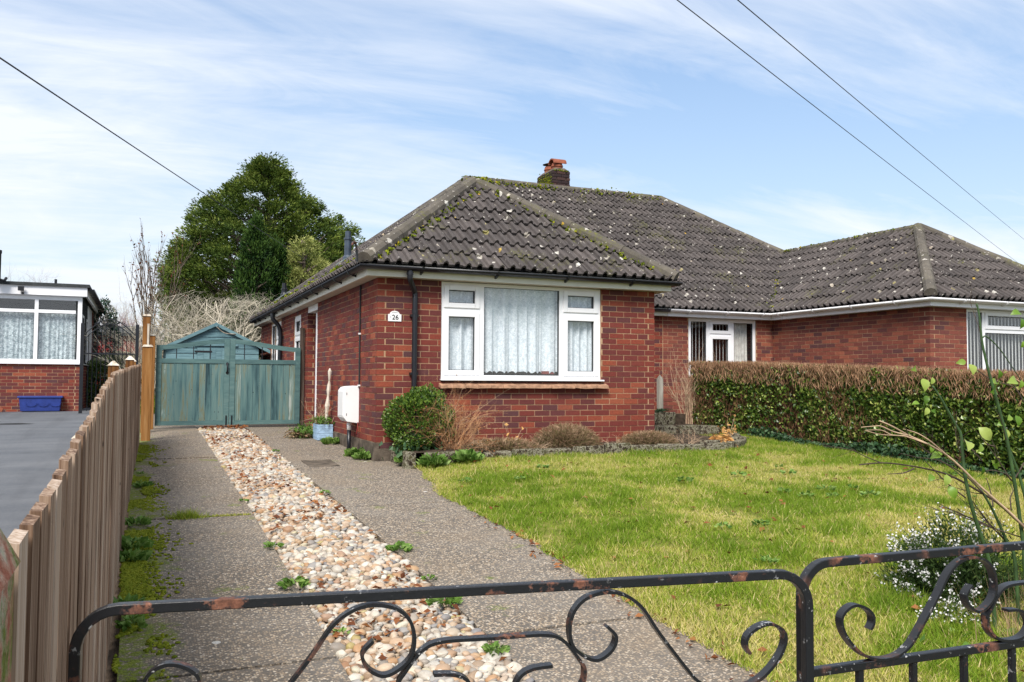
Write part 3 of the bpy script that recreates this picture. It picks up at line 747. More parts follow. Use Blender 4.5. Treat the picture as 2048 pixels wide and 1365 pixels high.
MB().box(0.98, 1.04, 3.8, 4.95, -.1, WT).build('wall', 'mortar', house); MB().box(0.1, .979, 3.80, 3.92, -.1, WT).build('wall', 'mortar', house)
lay_bricks(house, B, 'brick')
# rendered plinth along the foot of the side and front
mb = MB(); mb.box(-0.018, 0.04, -0.018, 3.93, -0.35, 0.065); mb.box(0.041, W + .01, -0.018, 0.04, -0.35, -0.004); mb.box(-0.018, 0.04, 4.83, YB, -0.2, 0.06)
mb.build('plinth', 'plinth', house)
# white jamb and door in the side recess
mb = MB(); mb.box(-0.012, 0.09, 3.932, 3.99, -0.02, 1.93); jm = mb.build('door_jamb', 'upvc', house)
mb = MB(); mb.box(0.75, 0.80, 3.99, 4.81, 0.0, 1.98); dr = mb.build('door', 'upvc', house, bevel=.004)
MB().box(0.744, 0.751, 4.12, 4.68, 1.0, 1.8).build('pane', 'glass', dr); MB().box(0.70, 0.75, 4.06, 4.09, 0.95, 1.0).build('handle', 'grey_trim', dr)
MB().box(0.0, 0.74, 3.932, 4.815, 1.985, WT - .002).build('lintel', 'upvc', house)

# big front window
wc = [(0.873, 1.345, 0.905, 1.705, True), (0.873, 1.345, 1.765, 2.045, True), (1.415, 2.498, 0.905, 2.050, False), (2.563, 3.08, 0.905, 1.705, True), (2.563, 3.08, 1.765, 2.045, True)]
wd = window(house, F_front, 0.83, 3.123, 0.858, 2.09, wc, label='wide white five-light front window with net curtains')
curtain(wd, F_front, 0.85, 3.03, 0.93, 2.07, -0.135, 'net_curtain', 0.034, 0.13, 0.03)
curtain(wd, F_front, 3.0, 3.10, 0.93, 2.07, -0.2, 'net_curtain', 0.02, 0.05, 0.02)
MB().box(1.95, 2.06, 0.12, 0.16, 0.93, 0.955).build('ornament', 'ink', wd); MB().box(2.30, 2.47, 0.12, 0.16, 0.925, 0.965).build('ornament', 'reddish', wd)
mb = MB(); mb.quad8([(.815, -.055, .832), (3.15, -.055, .832), (3.15, .06, .838), (.815, .06, .838), (.815, -.055, .852), (3.15, -.055, .852), (3.15, .06, .857), (.815, .06, .857)])
mb.build('sill_board', 'upvc', wd, bevel=.004)
x = 0.80
while x < 3.16:        # clay creasing tiles under the sill
    w_ = 0.168 + rng.normal() * .004; j = rng.normal() * .006; t = rng.normal() * .004
    MB().quad8([(x, -.085 + j, .738 + t), (x + w_, -.085 + j, .735 - t), (x + w_, .05, .765), (x, .05, .765), (x, -.078 + j, .772 + t), (x + w_, -.078 + j, .772 - t), (x + w_, .05, .822), (x, .05, .822)]).build('sill_tile', 'clay_sill', wd)
    x += w_ + .004
# side windows towards the back
for o in (wn1, wn2):
    a, b_, q0, q1 = o; mid = (a + b_) / 2
    cl = [(a + .05, mid - .02, q0 + .06, q1 - .42, True), (a + .05, mid - .02, q1 - .36, q1 - .05, True), (mid + .03, b_ - .05, q0 + .06, q1 - .05, False)] if b_ - a > 1 else [(a + .05, b_ - .05, q0 + .06, q1 - .42, True), (a + .05, b_ - .05, q1 - .36, q1 - .05, True)]
    ww = window(house, F_left, a, b_, q0, q1, cl, room=1.0); curtain(ww, F_left, a + .05, b_ - .05, q0 + .07, q1 - .07, -.18, 'drape', .02, .09)
    MB().fbox(F_left, a - .03, b_ + .03, -.05, .05, q0 - .03, q0 + .001).build('sill_board', 'upvc', ww)

# second bungalow
wB1 = (7.225, 8.865, 0.9, WT + .05); wB2 = (10.135, 12.45, 0.82, WT + .05)
B = []
above = lambda c: c[2] > 1.0
B += bricks_of(F_b, 0, RY, ZB, NR, [], 1, True, False, above); B += bricks_of(F_front, XB, X2, ZB, NR, [wB2], 0, True, True, above)
B += bricks_of(F_rec, XM + .01, XB, ZB, NR, [wB1], 0, False, False, above)
F_br = frame((X2, 0, 0), (0, 1, 0), (1, 0, 0)); B += bricks_of(F_br, 0, YB, ZB, NR, [], 1, True, False, lambda c: False)
mb = MB(); core(mb, F_b, 0.013, RY + .002, -.3, WT); core(mb, F_front, XB + .009, X2 - .009, -.3, WT, [wB2]); core(mb, F_rec, XM, XB, -.3, WT, [wB1]); core(mb, F_br, .013, YB, -.3, WT)
mb.box(XM, X2 - .02, YB - .1, YB, -.3, WT)
mb.build('wall', 'mortar', house2)
lay_bricks(house2, B, 'brick_pale')
w2 = window(house2, F_rec, 7.228, 8.862, 0.93, 2.09, [(7.294, 7.66, .996, 2.024, False), (7.745, 8.245, .98, 1.745, True), (7.745, 8.245, 1.80, 2.045, True), (8.325, 8.796, .996, 2.024, False)], label='white window with vertical blinds above the hedge', outer=.066)
blinds(w2, F_rec, 7.28, 8.28, .98, 2.06, -.13, .082, .013, -.5); curtain(w2, F_rec, 8.34, 8.72, .98, 2.06, -.13, 'drape', .025, .09)
w3 = window(house2, F_front, 10.138, 12.447, .858, 2.09, [(10.18, 10.53, .905, 2.05, False), (10.595, 11.75, .905, 1.70, False), (10.595, 11.75, 1.77, 2.05, True), (11.82, 12.40, .905, 2.05, False)], label='white front window with pale blinds at the frame edge')
blinds(w3, F_front, 10.18, 12.4, .93, 2.07, -.14, .085, .026, -.35)

# --- roofs
CP, SP = math.cos(PHI), math.sin(PHI)
TILE_U = np.array([0, .038, .048, .075, .102, .112, .188, .198, .225, .252, .262, .30])
TILE_H = np.array([.0, 0, .034, .052, .034, 0, 0, .034, .052, .034, 0, .0])
GA, TL = 0.345, 0.415
def tile_local(w=.30):
    """tile in slope coordinates (a along eave, b up slope, c off the slope)"""
    q = []
    tail, head = .054, .012
    P = lambda i, b_: (TILE_U[i], b_, TILE_H[i] + tail + (head - tail) * b_ / TL)
    for i in range(11): q.append([P(i, 0), P(i + 1, 0), P(i + 1, TL), P(i, TL)])
    for i in range(11):
        a, b_ = P(i, 0), P(i + 1, 0); q.append([(a[0], .002, a[2] - .030), (b_[0], .002, b_[2] - .030), b_, a])
    return q
TQ = tile_local()
def clip(poly, half):
    out = []
    for i in range(len(poly)):
        p_, q_ = poly[i], poly[(i + 1) % len(poly)]
        dp = half[0] * p_[0] + half[1] * p_[1] + half[2]; dq = half[0] * q_[0] + half[1] * q_[1] + half[2]
        if dp >= 0: out.append(p_)
        if (dp >= 0) != (dq >= 0):
            t = dp / (dp - dq); out.append(tuple(p_[k] + (q_[k] - p_[k]) * t for k in range(3)))
    return out
def halves(poly):
    """inward half planes of a convex polygon"""
    n = len(poly); cx = sum(p_[0] for p_ in poly) / n; cy = sum(p_[1] for p_ in poly) / n; H_ = []
    for i in range(n):
        (x0, y0), (x1, y1) = poly[i], poly[(i + 1) % n]
        a, b_ = -(y1 - y0), x1 - x0; c_ = -(a * x0 + b_ * y0)
        if a * cx + b_ * cy + c_ < 0: a, b_, c_ = -a, -b_, -c_
        l = math.hypot(a, b_); H_.append((a / l, b_ / l, c_ / l))
    return H_
TILE_ME = None
def slope(E, adir, updir, poly):
    """E eave origin at eave height; poly in plan coordinates (along eave, inwards)"""
    E, adir, updir = np3(E), np3(adir), np3(updir)
    bd = updir * CP + np3((0, 0, SP)); nd = -updir * SP + np3((0, 0, CP))
    pl = [(a, b_ / CP) for a, b_ in poly]; H_ = halves(pl)
    return dict(E=E, a=adir, b=bd, n=nd, H=H_, poly=pl)
def lay_tiles(s, single=True, vis=lambda c: True):
    xs = [p_[0] for p_ in s['poly']]; ys = [p_[1] for p_ in s['poly']]
    fullt, cut = [], []
    for j in range(int(max(ys) / GA) + 2):
        b0 = j * GA - .05
        for i in range(int(math.floor(min(xs) / .3)) - 1, int(max(xs) / .3) + 2):
            a0 = i * .3
            cs_ = [(a0, b0), (a0 + .3, b0), (a0 + .3, b0 + TL), (a0, b0 + TL)]
            ins = [all(h[0] * p_[0] + h[1] * p_[1] + h[2] >= (-.06 if abs(h[0]) < 1e-6 else -1e-6) for h in s['H']) for p_ in cs_]
            c = s['E'] + s['a'] * (a0 + .15) + s['b'] * (b0 + .17); sc_ = show(c, s['n'], .1) if vis(c) else -1
            jt = rng.normal() * .008; lift = abs(rng.normal()) * .006
            if all(ins): fullt.append((sc_, a0, b0 + jt, lift, None))
            else:
                qs = []
                for q in TQ:
                    pp = [(p_[0] + a0, p_[1] + b0 + jt, p_[2] + lift) for p_ in q]
                    for h in s['H']:
                        hh = h if abs(h[0]) > 1e-6 else (h[0], h[1], h[2] + .06)
                        pp = clip(pp, hh)
                        if len(pp) < 3: break
                    if len(pp) >= 3: qs.append(pp)
                if qs: cut.append((sc_, a0, b0, 0, qs))
    return [(t, s) for t in fullt + cut]
def roof_tiles(parent, T, limit=300):
    global TILE_ME
    T = sorted(T, key=lambda t: -t[0][0]); base = loc_of(parent)
    if TILE_ME is None:
        v = [p_ for q in TQ for p_ in q]; TILE_ME = mesh_np('roof_tile', np.array(v), np.arange(len(v)).reshape(-1, 4)); TILE_ME.materials.append(MT['tile'])
    rest = MB(); A = []
    for k, (t, s) in enumerate(T):
        sc_, a0, b0, lift, qs = t; Mx = np.stack([s['a'], s['b'], s['n']], 1)
        if k < limit and sc_ > 0:
            if qs is None:
                o = bpy.data.objects.new('roof_tile', TILE_ME); COL.objects.link(o); o.parent = parent
                m4 = Matrix(Mx.tolist()).to_4x4(); m4.translation = Vector(s['E'] + Mx @ np3((a0, b0, lift)) - base); o.matrix_local = m4
            else:
                mb = MB()
                for q in qs: mb.poly([s['E'] + Mx @ np3(p_) for p_ in q])
                mb.build('roof_tile', 'tile', parent)
        else:
            n0 = len(rest.v)
            if qs is None: qs = [[(p_[0] + a0, p_[1] + b0, p_[2] + lift) for p_ in q] for q in TQ]
            for q in qs: rest.poly([s['E'] + Mx @ np3(p_) for p_ in q])
            A += [rng.random()] * (len(rest.v) - n0)
    o = rest.build('tiling', 'tile', parent, kind='stuff')
    at = o.data.attributes.new('rnd', 'FLOAT', 'POINT'); at.data.foreach_set('value', np.array(A, np.float32))
def ridge_run(parent, P0, P1, upv=(0, 0, 1), r=.098, name='ridge_tile', lift=.012):
    P0, P1, upv = np3(P0), np3(P1), np3(upv); L = np.linalg.norm(P1 - P0); t = (P1 - P0) / L
    s = unit(np.cross(t, upv)); n_ = np.cross(s, t); k = max(1, round(L / .44)); st = L / k
    for i in range(k):
        a = P0 + t * (i * st) + n_ * (lift + rng.normal() * .004) + s * rng.normal() * .004; b_ = P0 + t * ((i + 1) * st + .012) + n_ * (lift + .006)
        mb = MB(); i0 = 0; m_ = 7
        for p_, rr in ((a, r * 1.05), (b_, r * .97)):
            for j in range(m_):
                an = math.pi * (j / (m_ - 1) * 1.16 - .08); mb.v.append(tuple(p_ + rr * (math.cos(an) * s + math.sin(an) * n_)))
        for j in range(m_ - 1): mb.f.append((j, j + 1, m_ + j + 1, m_ + j))
        mb.f.append(tuple(range(m_ - 1, -1, -1))); mb.f.append(tuple(range(m_, 2 * m_))); mb.f.append((0, m_, 2 * m_ - 1, m_ - 1))
        o = mb.build(name, 'ridge', parent)
ZR = ZE + H2 * TP; ZM = ZE + KM * TP; YE = RY - EV; YRM = YE + KM; XL, XR = -EV + KM, X2 + EV - KM
YBE = YB + EV
def deck(parent, polys):
    mb = MB()
    for p_ in polys: mb.poly(p_)
    return mb.build('roof', 'felt', parent)
apex = (W / 2, W / 2, ZR); jA = (W / 2, YE + H2, ZR); apexB = (X2 - W / 2, W / 2, ZR); jB = (X2 - W / 2, YE + H2, ZR)
rl, rr_ = (XL, YRM, ZM), (XR, YRM, ZM)
roof = deck(house, [[(-EV, -EV, ZE), (W + EV, -EV, ZE), apex], [(-EV, -EV, ZE), apex, jA, rl, (-EV, YBE, ZE)], [(W + EV, -EV, ZE), (W + EV, YE, ZE), jA, apex],
                    [(W + EV, YE, ZE), (XM, YE, ZE), (XM, YRM, ZM), rl, jA], [rl, (XM, YRM, ZM), (XM, YBE, ZE), (-EV, YBE, ZE)]])
roof2 = deck(house2, [[(XB - EV, -EV, ZE), (X2 + EV, -EV, ZE), apexB], [(XB - EV, -EV, ZE), apexB, jB, (XB - EV, YE, ZE)], [(X2 + EV, -EV, ZE), (X2 + EV, YBE, ZE), rr_, jB, apexB],
                      [(XM, YE, ZE), (XB - EV, YE, ZE), jB, rr_, (XM, YRM, ZM)], [(XM, YRM, ZM), rr_, (X2 + EV, YBE, ZE), (XM, YBE, ZE)]])
T = []
T += lay_tiles(slope((-EV, -EV, ZE), (1, 0, 0), (0, 1, 0), [(0, 0), (2 * H2, 0), (H2, H2)]))
T += lay_tiles(slope((-EV, YE, ZE), (1, 0, 0), (0, 1, 0), [(H2, 0), (XM + EV, 0), (XM + EV, KM), (KM, KM), (H2, H2)]), vis=lambda c: c[0] > 2.0 + (7.9 - c[1]) * .35)
L_ = YBE + EV
T += lay_tiles(slope((-EV, YBE, ZE), (0, -1, 0), (1, 0, 0), [(0, 0), (L_, 0), (L_ - H2, H2), ((YBE - YRM) * H2 / KM, H2)]), vis=lambda c: c[2] < ZE + .25)
T += lay_tiles(slope((-EV, YBE, ZE), (0, -1, 0), (1, 0, 0), [((YBE - YRM) * H2 / KM, H2), (YBE - YE - H2, H2), (YBE - YRM, KM)]), vis=lambda c: False)
T += lay_tiles(slope((W + EV, -EV, ZE), (0, 1, 0), (-1, 0, 0), [(0, 0), (YE + EV, 0), (YE + EV + H2, H2), (H2, H2)]), vis=lambda c: False)
roof_tiles(roof, T)
T = []
T += lay_tiles(slope((XM, YE, ZE), (1, 0, 0), (0, 1, 0), [(0, 0), (XB - XM - EV + .0, 0), (XB - XM - EV + H2, H2), (XR - XM, KM), (0, KM)]))
T += lay_tiles(slope((XB - EV, YE, ZE), (0, -1, 0), (1, 0, 0), [(0, 0), (YE + EV, 0), (YE + EV - H2, H2), (-H2, H2)]))
T += lay_tiles(slope((XB - EV, -EV, ZE), (1, 0, 0), (0, 1, 0), [(0, 0), (2 * H2, 0), (H2, H2)]))
T += lay_tiles(slope((X2 + EV, -EV, ZE), (0, 1, 0), (-1, 0, 0), [(0, 0), (YBE + EV, 0), (YBE + EV - H2, H2), (H2, H2)]), vis=lambda c: False)
roof_tiles(roof2, T)
hl = (-EV - .02, -EV - .02, ZE - .015 * TP); 
ridge_run(roof, (-EV - .03, -EV - .03, ZE), apex, lift=.035); ridge_run(roof, (W + EV + .03, -EV - .03, ZE), apex, lift=.035); ridge_run(roof, apex, jA); ridge_run(roof, jA, rl); ridge_run(roof, rl, (XM, YRM, ZM)); ridge_run(roof, (-EV, YBE, ZE), rl)
ridge_run(roof2, (XB - EV - .03, -EV - .03, ZE), apexB, lift=.035); ridge_run(roof2, (X2 + EV, -EV, ZE), apexB, lift=.035); ridge_run(roof2, apexB, jB); ridge_run(roof2, jB, rr_); ridge_run(roof2, (XM, YRM, ZM), rr_)
# lead valley
for par_, a, b_ in ((roof2, (XB - EV, YE, ZE), jB), (roof, (W + EV, YE, ZE), jA)):
    a, b_ = np3(a), np3(b_); t = unit(b_ - a); s = unit(np.cross(t, np3((0, 0, 1)))); q = [a - s * .10, a + s * .10, b_ + s * .10, b_ - s * .10]
    mb = MB(); q = [p_ + np3((0, 0, .062)) for p_ in q]; c0 = a + np3((0, 0, .035)); c1 = b_ + np3((0, 0, .035))
    mb.poly([q[0], c0, c1, q[3]]); mb.poly([c0, q[1], q[2], c1]); mb.build('valley', 'lead', par_)
# moss
def moss_line(parent, P0, P1, n, spread, size=.03, off=(0, 0, .03)):
    P0, P1 = np3(P0), np3(P1); t = rng.random(n)[:, None]; C = P0 + (P1 - P0) * t + rng.normal(size=(n, 3)) * np3(spread) + np3(off)
    s = size * (.4 + 1.0 * rng.random((n, 1))) * (1 + .3 * rng.normal(size=(n, 3)))
    V, F, A = blobs(C, np.abs(s), rng.random(n) ** 1.3, .3); put_np('moss', V, F, A, 'moss', parent, None, 'stuff')
moss_line(roof, (-EV + .12, -EV - .10 + .10, ZE + .02), np3(apex) + np3((.10, -.14, -.10)), 420, (.035, .03, .012), .017)
moss_line(roof, np3((W + EV - .3, -EV, ZE + .09)), np3(apex) + np3((.05, -.12, -.05)), 150, (.05, .03, .01), .015)
moss_line(roof, np3(rl) + np3((.0, -.10, -.06)), (XM - .4, YRM - .12, ZM - .07), 620, (.02, .06, .035), .017)
moss_line(roof, np3(rl) + np3((-.1, 0, .055)), (4.9, YRM, ZM + .06), 160, (.02, .04, .004), .014)
moss_line(roof2, (XM, YRM - .12, ZM - .06), np3(rr_) + np3((0, -.12, -.06)), 220, (.03, .09, .065), .018)
moss_line(roof2, (XB - EV, YE, ZE + .05), jB, 240, (.05, .05, .01), .018)
moss_line(roof2, np3(apexB) + np3((-.05, .1, .05)), np3(jB) + np3((-.08, 0, .04)), 140, (.05, .03, .012), .016)
moss_line(roof, (-EV + .05, .3, ZE + .07), (-EV + .25, 10.8, ZE + .15), 600, (.08, .05, .015), .018)
moss_line(roof, apex, np3(apex) + np3((.15, -.05, .02)), 60, (.07, .05, .008), .016, (0, 0, .085))

# eaves: fascia, soffit, gutter
def eaves(parent, path, gm, fm, closed=False):
    """path of wall corners seen from outside, house on the left when walking; draws boards outside it"""
    pts = [np3((*p_, 0)) for p_ in path]; m_ = len(pts); off = []
    for i in range(m_):
        a = unit(pts[i] - pts[i - 1]) if i > 0 else None; b_ = unit(pts[i + 1] - pts[i]) if i < m_ - 1 else None
        na = None if a is None else np3((a[1], -a[0], 0)); nb = None if b_ is None else np3((b_[1], -b_[0], 0))
        if na is None: off.append(nb)
        elif nb is None: off.append(na)
        else: off.append((na + nb) / (1 + na @ nb))
    ring = lambda d, z: [pts[i] + off[i] * d + np3((0, 0, z)) for i in range(m_)]
    def strip(d0, d1, z0, z1):
        mb = MB(); r0, r1, r2_, r3 = ring(d0, z0), ring(d1, z0), ring(d1, z1), ring(d0, z1)
        for i in range(m_ - 1): mb.quad8([r0[i], r1[i], r1[i + 1], r0[i + 1], r3[i], r2_[i], r2_[i + 1], r3[i + 1]], skip=())
        return mb
    strip(EV - .028, EV - .004, WT + .002, ZE - .01).build('fascia', fm, parent)
    strip(-.04, EV - .03, WT + .004, WT + .022).build('soffit', 'soffit' if gm == 'black_plastic' else 'upvc', parent)
    # half-round gutter
    c = ring(EV + .055, ZE - .030); o_ = MB(); n = 9; prof = [(math.pi + math.pi * k / (n - 1)) for k in range(n)]
    for i in range(m_):
        d = off[i]
        for rr in (.056, .050):
            for an in prof: o_.v.append(tuple(c[i] + d * (math.cos(an) * rr) + np3((0, 0, math.sin(an) * rr * .95))))
    for i in range(m_ - 1):
        a, b_ = i * 2 * n, (i + 1) * 2 * n
        for k in range(n - 1):
            o_.f.append((a + k, a + k + 1, b_ + k + 1, b_ + k)); o_.f.append((a + n + k + 1, a + n + k, b_ + n + k, b_ + n + k + 1))
        for k in (0, n - 1): o_.f.append((a + k, a + n + k, b_ + n + k, b_ + k))
    for i in (0, m_ - 1):
        o_.f.append(tuple(i * 2 * n + k for k in range(n)))
    g = o_.build('gutter', gm, parent, smooth=True)
    for i in range(m_ - 1):
        L = np.linalg.norm(pts[i + 1] - pts[i]); k = max(1, int(L / .8)); t = unit(pts[i + 1] - pts[i]); nn = np3((t[1], -t[0], 0))
        for q in range(k):
            p_ = pts[i] + t * (L * (q + .5) / k); ce = p_ + nn * (EV + .055) + np3((0, 0, ZE - .03)); mb = MB(); rr = .0605
            pp = [ce + nn * math.cos(an) * rr + np3((0, 0, math.sin(an) * rr)) for an in np.linspace(math.pi, 2 * math.pi, 7)]
            mb.strap(pp, .005, .03, t); mb.prism([ce + nn * -.06 + np3((0, 0, -.05)) - t * .012, ce + nn * .01 + np3((0, 0, -.062)) - t * .012, ce + nn * -.06 + np3((0, 0, -.085)) - t * .012], t * .024)
            mb.build('bracket', gm, g)
    return ring
eaves(house, [(0, YB), (0, 0), (W, 0), (W, RY), (XM, RY)][::1], 'black_plastic', 'fascia')
eaves(house2, [(XM + .01, RY), (XB, RY), (XB, 0), (X2, 0), (X2, YB)], 'upvc', 'upvc')
# downpipe with swan neck
dp = MB().tube(spline([(.345, -EV - .05, ZE - .06), (.345, -EV - .05, ZE - .15), (.36, -EV - .03, ZE - .20), (.445, -.085, ZE - .31), (.458, -.07, ZE - .36), (.458, -.07, ZE - .45), (.458, -.07, 1.2), (.458, -.07, 0.0)], 4), .034, 10).build('downpipe', 'black_plastic', house, smooth=True)
MB().tube([(.345, -EV - .05, ZE - .09), (.345, -EV - .05, ZE - .13)], .042, 10).build('collar', 'black_plastic', dp); MB().tube([(.458, -.07, 1.66), (.458, -.07, 1.71)], .039, 10).build('collar', 'black_plastic', dp)
for z in (1.62, .9): MB().box(.41, .506, -.075, -.001, z, z + .03).build('clip', 'black_plastic', dp)
d2 = MB().tube(spline([(-EV - .04, 7.6, ZE - .06), (-EV - .04, 7.6, ZE - .2), (-.07, 7.6, ZE - .42), (-.07, 7.6, 1.2), (-.07, 7.6, 0)], 4), .045, 10).build('downpipe', 'black_plastic', house, smooth=True)
# house number
npl = MB().prism([(.135, -.012, 1.560), (.302, -.012, 1.560), (.302, -.012, 1.648)] + [(.2185 + .062 * math.cos(a), -.012, 1.648 + .042 * math.sin(a)) for a in np.linspace(0, math.pi, 9)] + [(.135, -.012, 1.648)], (0, .014, 0)).build('number_plate', 'white_plastic', house)
def text_mesh(s, size, mat, name, parent, place, rot):
    cu = bpy.data.curves.new(name, 'FONT'); cu.body = s; cu.size = size; cu.extrude = .0008; cu.align_x = 'CENTER'; cu.offset = .0006
    to = bpy.data.objects.new(name, cu); COL.objects.link(to); bpy.context.view_layer.update()
    me = bpy.data.meshes.new_from_object(to.evaluated_get(bpy.context.evaluated_depsgraph_get())); bpy.data.objects.remove(to); me.materials.clear()
    o = link(name, me, mat, parent); o.location = place; o.rotation_euler = rot; return o
text_mesh('26', .085, 'ink', 'numeral', npl, (.225, -.0145, 1.582), (R(90), 0, 0))
mb = MB().box(.160, .168, -.0145, -.0125, 1.608, 1.616); mb.build('dot', 'ink', npl)
MB().tube(spline([(.185, -.0135, 1.668), (.205, -.0135, 1.673), (.2185, -.0135, 1.668), (.232, -.0135, 1.673), (.252, -.0135, 1.668)], 3), .0016, 4).build('ornament', 'ink', npl)
# cable and clips on the side wall, meter box
cb = MB().tube([(-.012, .86, 2.08), (-.012, .86, .74)], .011, 6).build('cable', 'cable', house)
MB().box(-.03, 0, .845, .875, 1.43, 1.45).build('clip', 'white_plastic', cb); MB().box(-.03, 0, .845, .875, .75, .77).build('clip', 'white_plastic', cb)
mbx = MB().prism([(-.205, .885, .34), (-.16, .885, .285), (-.002, .885, .262), (-.002, .885, .755), (-.12, .885, .748), (-.17, .885, .735), (-.205, .885, .69)], (0, .375, 0)).build('meter_box', 'white_plastic', house, bevel=.006)
MB().box(-.209, -.204, .93, 1.215, .36, .68).build('door', 'white_plastic', mbx, bevel=.002)
for z in (.38, .65): MB().box(-.171, -.165, .881, .886, z - .015, z + .015).build('hinge', 'ink', mbx)
MB().box(-.2085, -.204, .955, 1.10, .662, .671).build('label', 'ink', mbx)
MB().box(-.0018, -.0002, .862, .884, .262, .75).build('gasket', 'reddish', mbx)
MB().tube([(-.10, 1.02, .27), (-.10, 1.02, .17)], .030, 10).build('pipe', 'white_plastic', mbx, smooth=True); MB().tube([(-.10, 1.02, .17), (-.10, 1.02, -.22)], .026, 10).build('pipe', 'black_plastic', mbx, smooth=True)
MB().tube(spline([(-.03, .82, .28), (-.04, .80, .20), (-.05, .82, .13), (-.03, .88, .12)], 4), .008, 6).build('hose', 'reddish', mbx)
# roof vents
def vent(x, y, z0, z1, r, capm):
    v = MB().tube([(x, y, z0), (x, y, z0 + .10), (x, y, z0 + .14), (x, y, z1 - .16), (x, y, z1 - .15), (x, y, z1 - .12), (x, y, z1 - .11), (x, y, z1)], [r * 1.5, r * 1.4, r, r, r * 1.2, r * 1.2, r * .85, r * .8], 12).build('vent_pipe', capm, roof, smooth=False)
    MB().prism([(x - .18, y - .16, z0 - .03), (x + .1, y - .16, z0 + .16), (x + .1, y + .16, z0 + .16), (x - .18, y + .16, z0 - .03)], (0, 0, .02)).build('flashing', 'lead', roof)
vent(.62, 4.55, 2.86, 3.42, .062, 'vent_plastic'); vent(.22, 9.1, 2.60, 2.95, .06, 'black_plastic')
# iron hip hook at the front corner
MB().tube(spline([(-EV - .16, -EV - .16, ZE - .03), (-EV - .17, -EV - .17, ZE + .10), (-EV - .19, -EV - .19, ZE + .19), (-EV - .23, -EV - .23, ZE + .20), (-EV - .24, -EV - .24, ZE + .16)], 4), .014, 6).build('hip_hook', 'iron', roof)
# chimney on the ridge
CX0, CX1, CY0, CY1, CZ = 6.20, 6.65, 7.90, 8.80, 5.82
ch = MB().box(CX0 + .03, CX1 - .03, CY0 + .03, CY1 - .03, 4.4, CZ).build('chimney', 'plinth', roof)
fc = frame((CX0, CY0, 0), (1, 0, 0), (0, -1, 0)); fs = frame((CX0, CY0, 0), (0, 1, 0), (-1, 0, 0)); fe = frame((CX1, CY0, 0), (0, 1, 0), (1, 0, 0))
B = bricks_of(fc, 0, CX1 - CX0, 4.62, 16, (), 0) + bricks_of(fs, 0, CY1 - CY0, 4.62, 16, (), 1, True, False) + bricks_of(fe, 0, CY1 - CY0, 4.62, 16, (), 1, True, False)
me = unit_box_mesh('brick', 'brick_sooty')
for c, U, hs, s in B:
    o = bpy.data.objects.new('brick', me); COL.objects.link(o); o.parent = ch; o.location = c - loc_of(ch); o.scale = (hs[0] * 2, .09, hs[2] * 2); o.rotation_euler = (0, 0, math.atan2(U[1], U[0]))
MB().quad8([(CX0 + .01, CY0 + .01, CZ + .001), (CX1 - .01, CY0 + .01, CZ + .001), (CX1 - .01, CY1 - .01, CZ + .001), (CX0 + .01, CY1 - .01, CZ + .001), (CX0 + .1, CY0 + .1, CZ + .09), (CX1 - .1, CY0 + .1, CZ + .09), (CX1 - .1, CY1 - .1, CZ + .09), (CX0 + .1, CY1 - .1, CZ + .09)]).build('flaunching', 'plinth', ch)
for (x, y, s, hood) in ((6.42, 8.14, 1.0, True), (6.40, 8.52, .9, False)):
    pt = MB().tube([(x, y, CZ + .06), (x, y, CZ + .11), (x, y, CZ + .14), (x, y, CZ + .22)], [.14 * s, .13 * s, .15 * s, .12 * s], 12).build('chimney_pot', 'terracotta', ch)
    if hood: MB().prism([(x - .16, y - .16 * math.cos(a), CZ + .20 + .13 * math.sin(a)) for a in np.linspace(0, math.pi, 9)] + [(x - .16, y + .13 * math.cos(a), CZ + .20 + .10 * math.sin(a)) for a in np.linspace(0, math.pi, 9)], (.34, 0, 0)).build('hood', 'terracotta', ch)
    else: MB().tube([(x, y, CZ + .22), (x, y, CZ + .27), (x, y, CZ + .275), (x, y, CZ + .32)], [.03, .03, .17, .05], 12).build('cowl', 'dark_wood', ch)
moss_line(ch, (CX0 - .001, CY0 + .1, 5.60), (CX0 - .001, CY1 - .1, 5.64), 420, (.002, .04, .085), .011, (0, 0, 0)); moss_line(ch, (CX0 + .03, CY0 + .0, CZ), (CX1 - .03, CY0 + .0, CZ), 50, (.01, .004, .012), .011, (0, 0, 0))
# far flue peeping over the second roof
MB().tube([(13.6, 5.6, 3.0), (13.6, 5.6, 3.78), (13.6, 5.6, 3.79), (13.6, 5.6, 3.86), (13.6, 5.6, 3.87), (13.6, 5.6, 3.93)], [.06, .06, .05, .05, .19, .04], 12).build('flue', 'black_plastic', roof2)

# ------------------------------------------------------------ driveway, pebbles, lawn
def slab(name, x0, x1, y0, y1, top, mat, parent, n=5, th=.08, jit=.006):
    ys = np.linspace(y0, y1, n + 1); mb = MB(); dz = rng.normal() * .004
    zt = [float(G(y)) + top + dz for y in ys]
    for k in range(n):
        j = (rng.normal() * jit, rng.normal() * jit)
        mb.quad8([(x0, ys[k], zt[k] - th), (x1, ys[k], zt[k] - th), (x1, ys[k + 1], zt[k + 1] - th), (x0, ys[k + 1], zt[k + 1] - th),
                  (x0, ys[k], zt[k]), (x1, ys[k], zt[k]), (x1, ys[k + 1], zt[k + 1]), (x0, ys[k + 1], zt[k + 1])], skip=(() if n == 1 else ((4,) if k == 0 else ((2,) if k == n - 1 else (2, 4)))))
    return mb.build(name, mat, parent)
drive = sheet('driveway', np.array([-2.9, -1.9, -.95, .0]), np.linspace(-9.3, 12, 60), lambda x, y: G(y) - .035, 'soil')
XLs, XRs = -1.775, -1.0
js = [-9.25, -6.31, -2.955, -1.955, .86, 3.3, 5.6, 8.5, 11.5]
for a, b_ in zip(js[:-1], js[1:]): slab('slab', -2.72, XLs, a + .018, b_ - .018, .012, 'aggregate', drive)
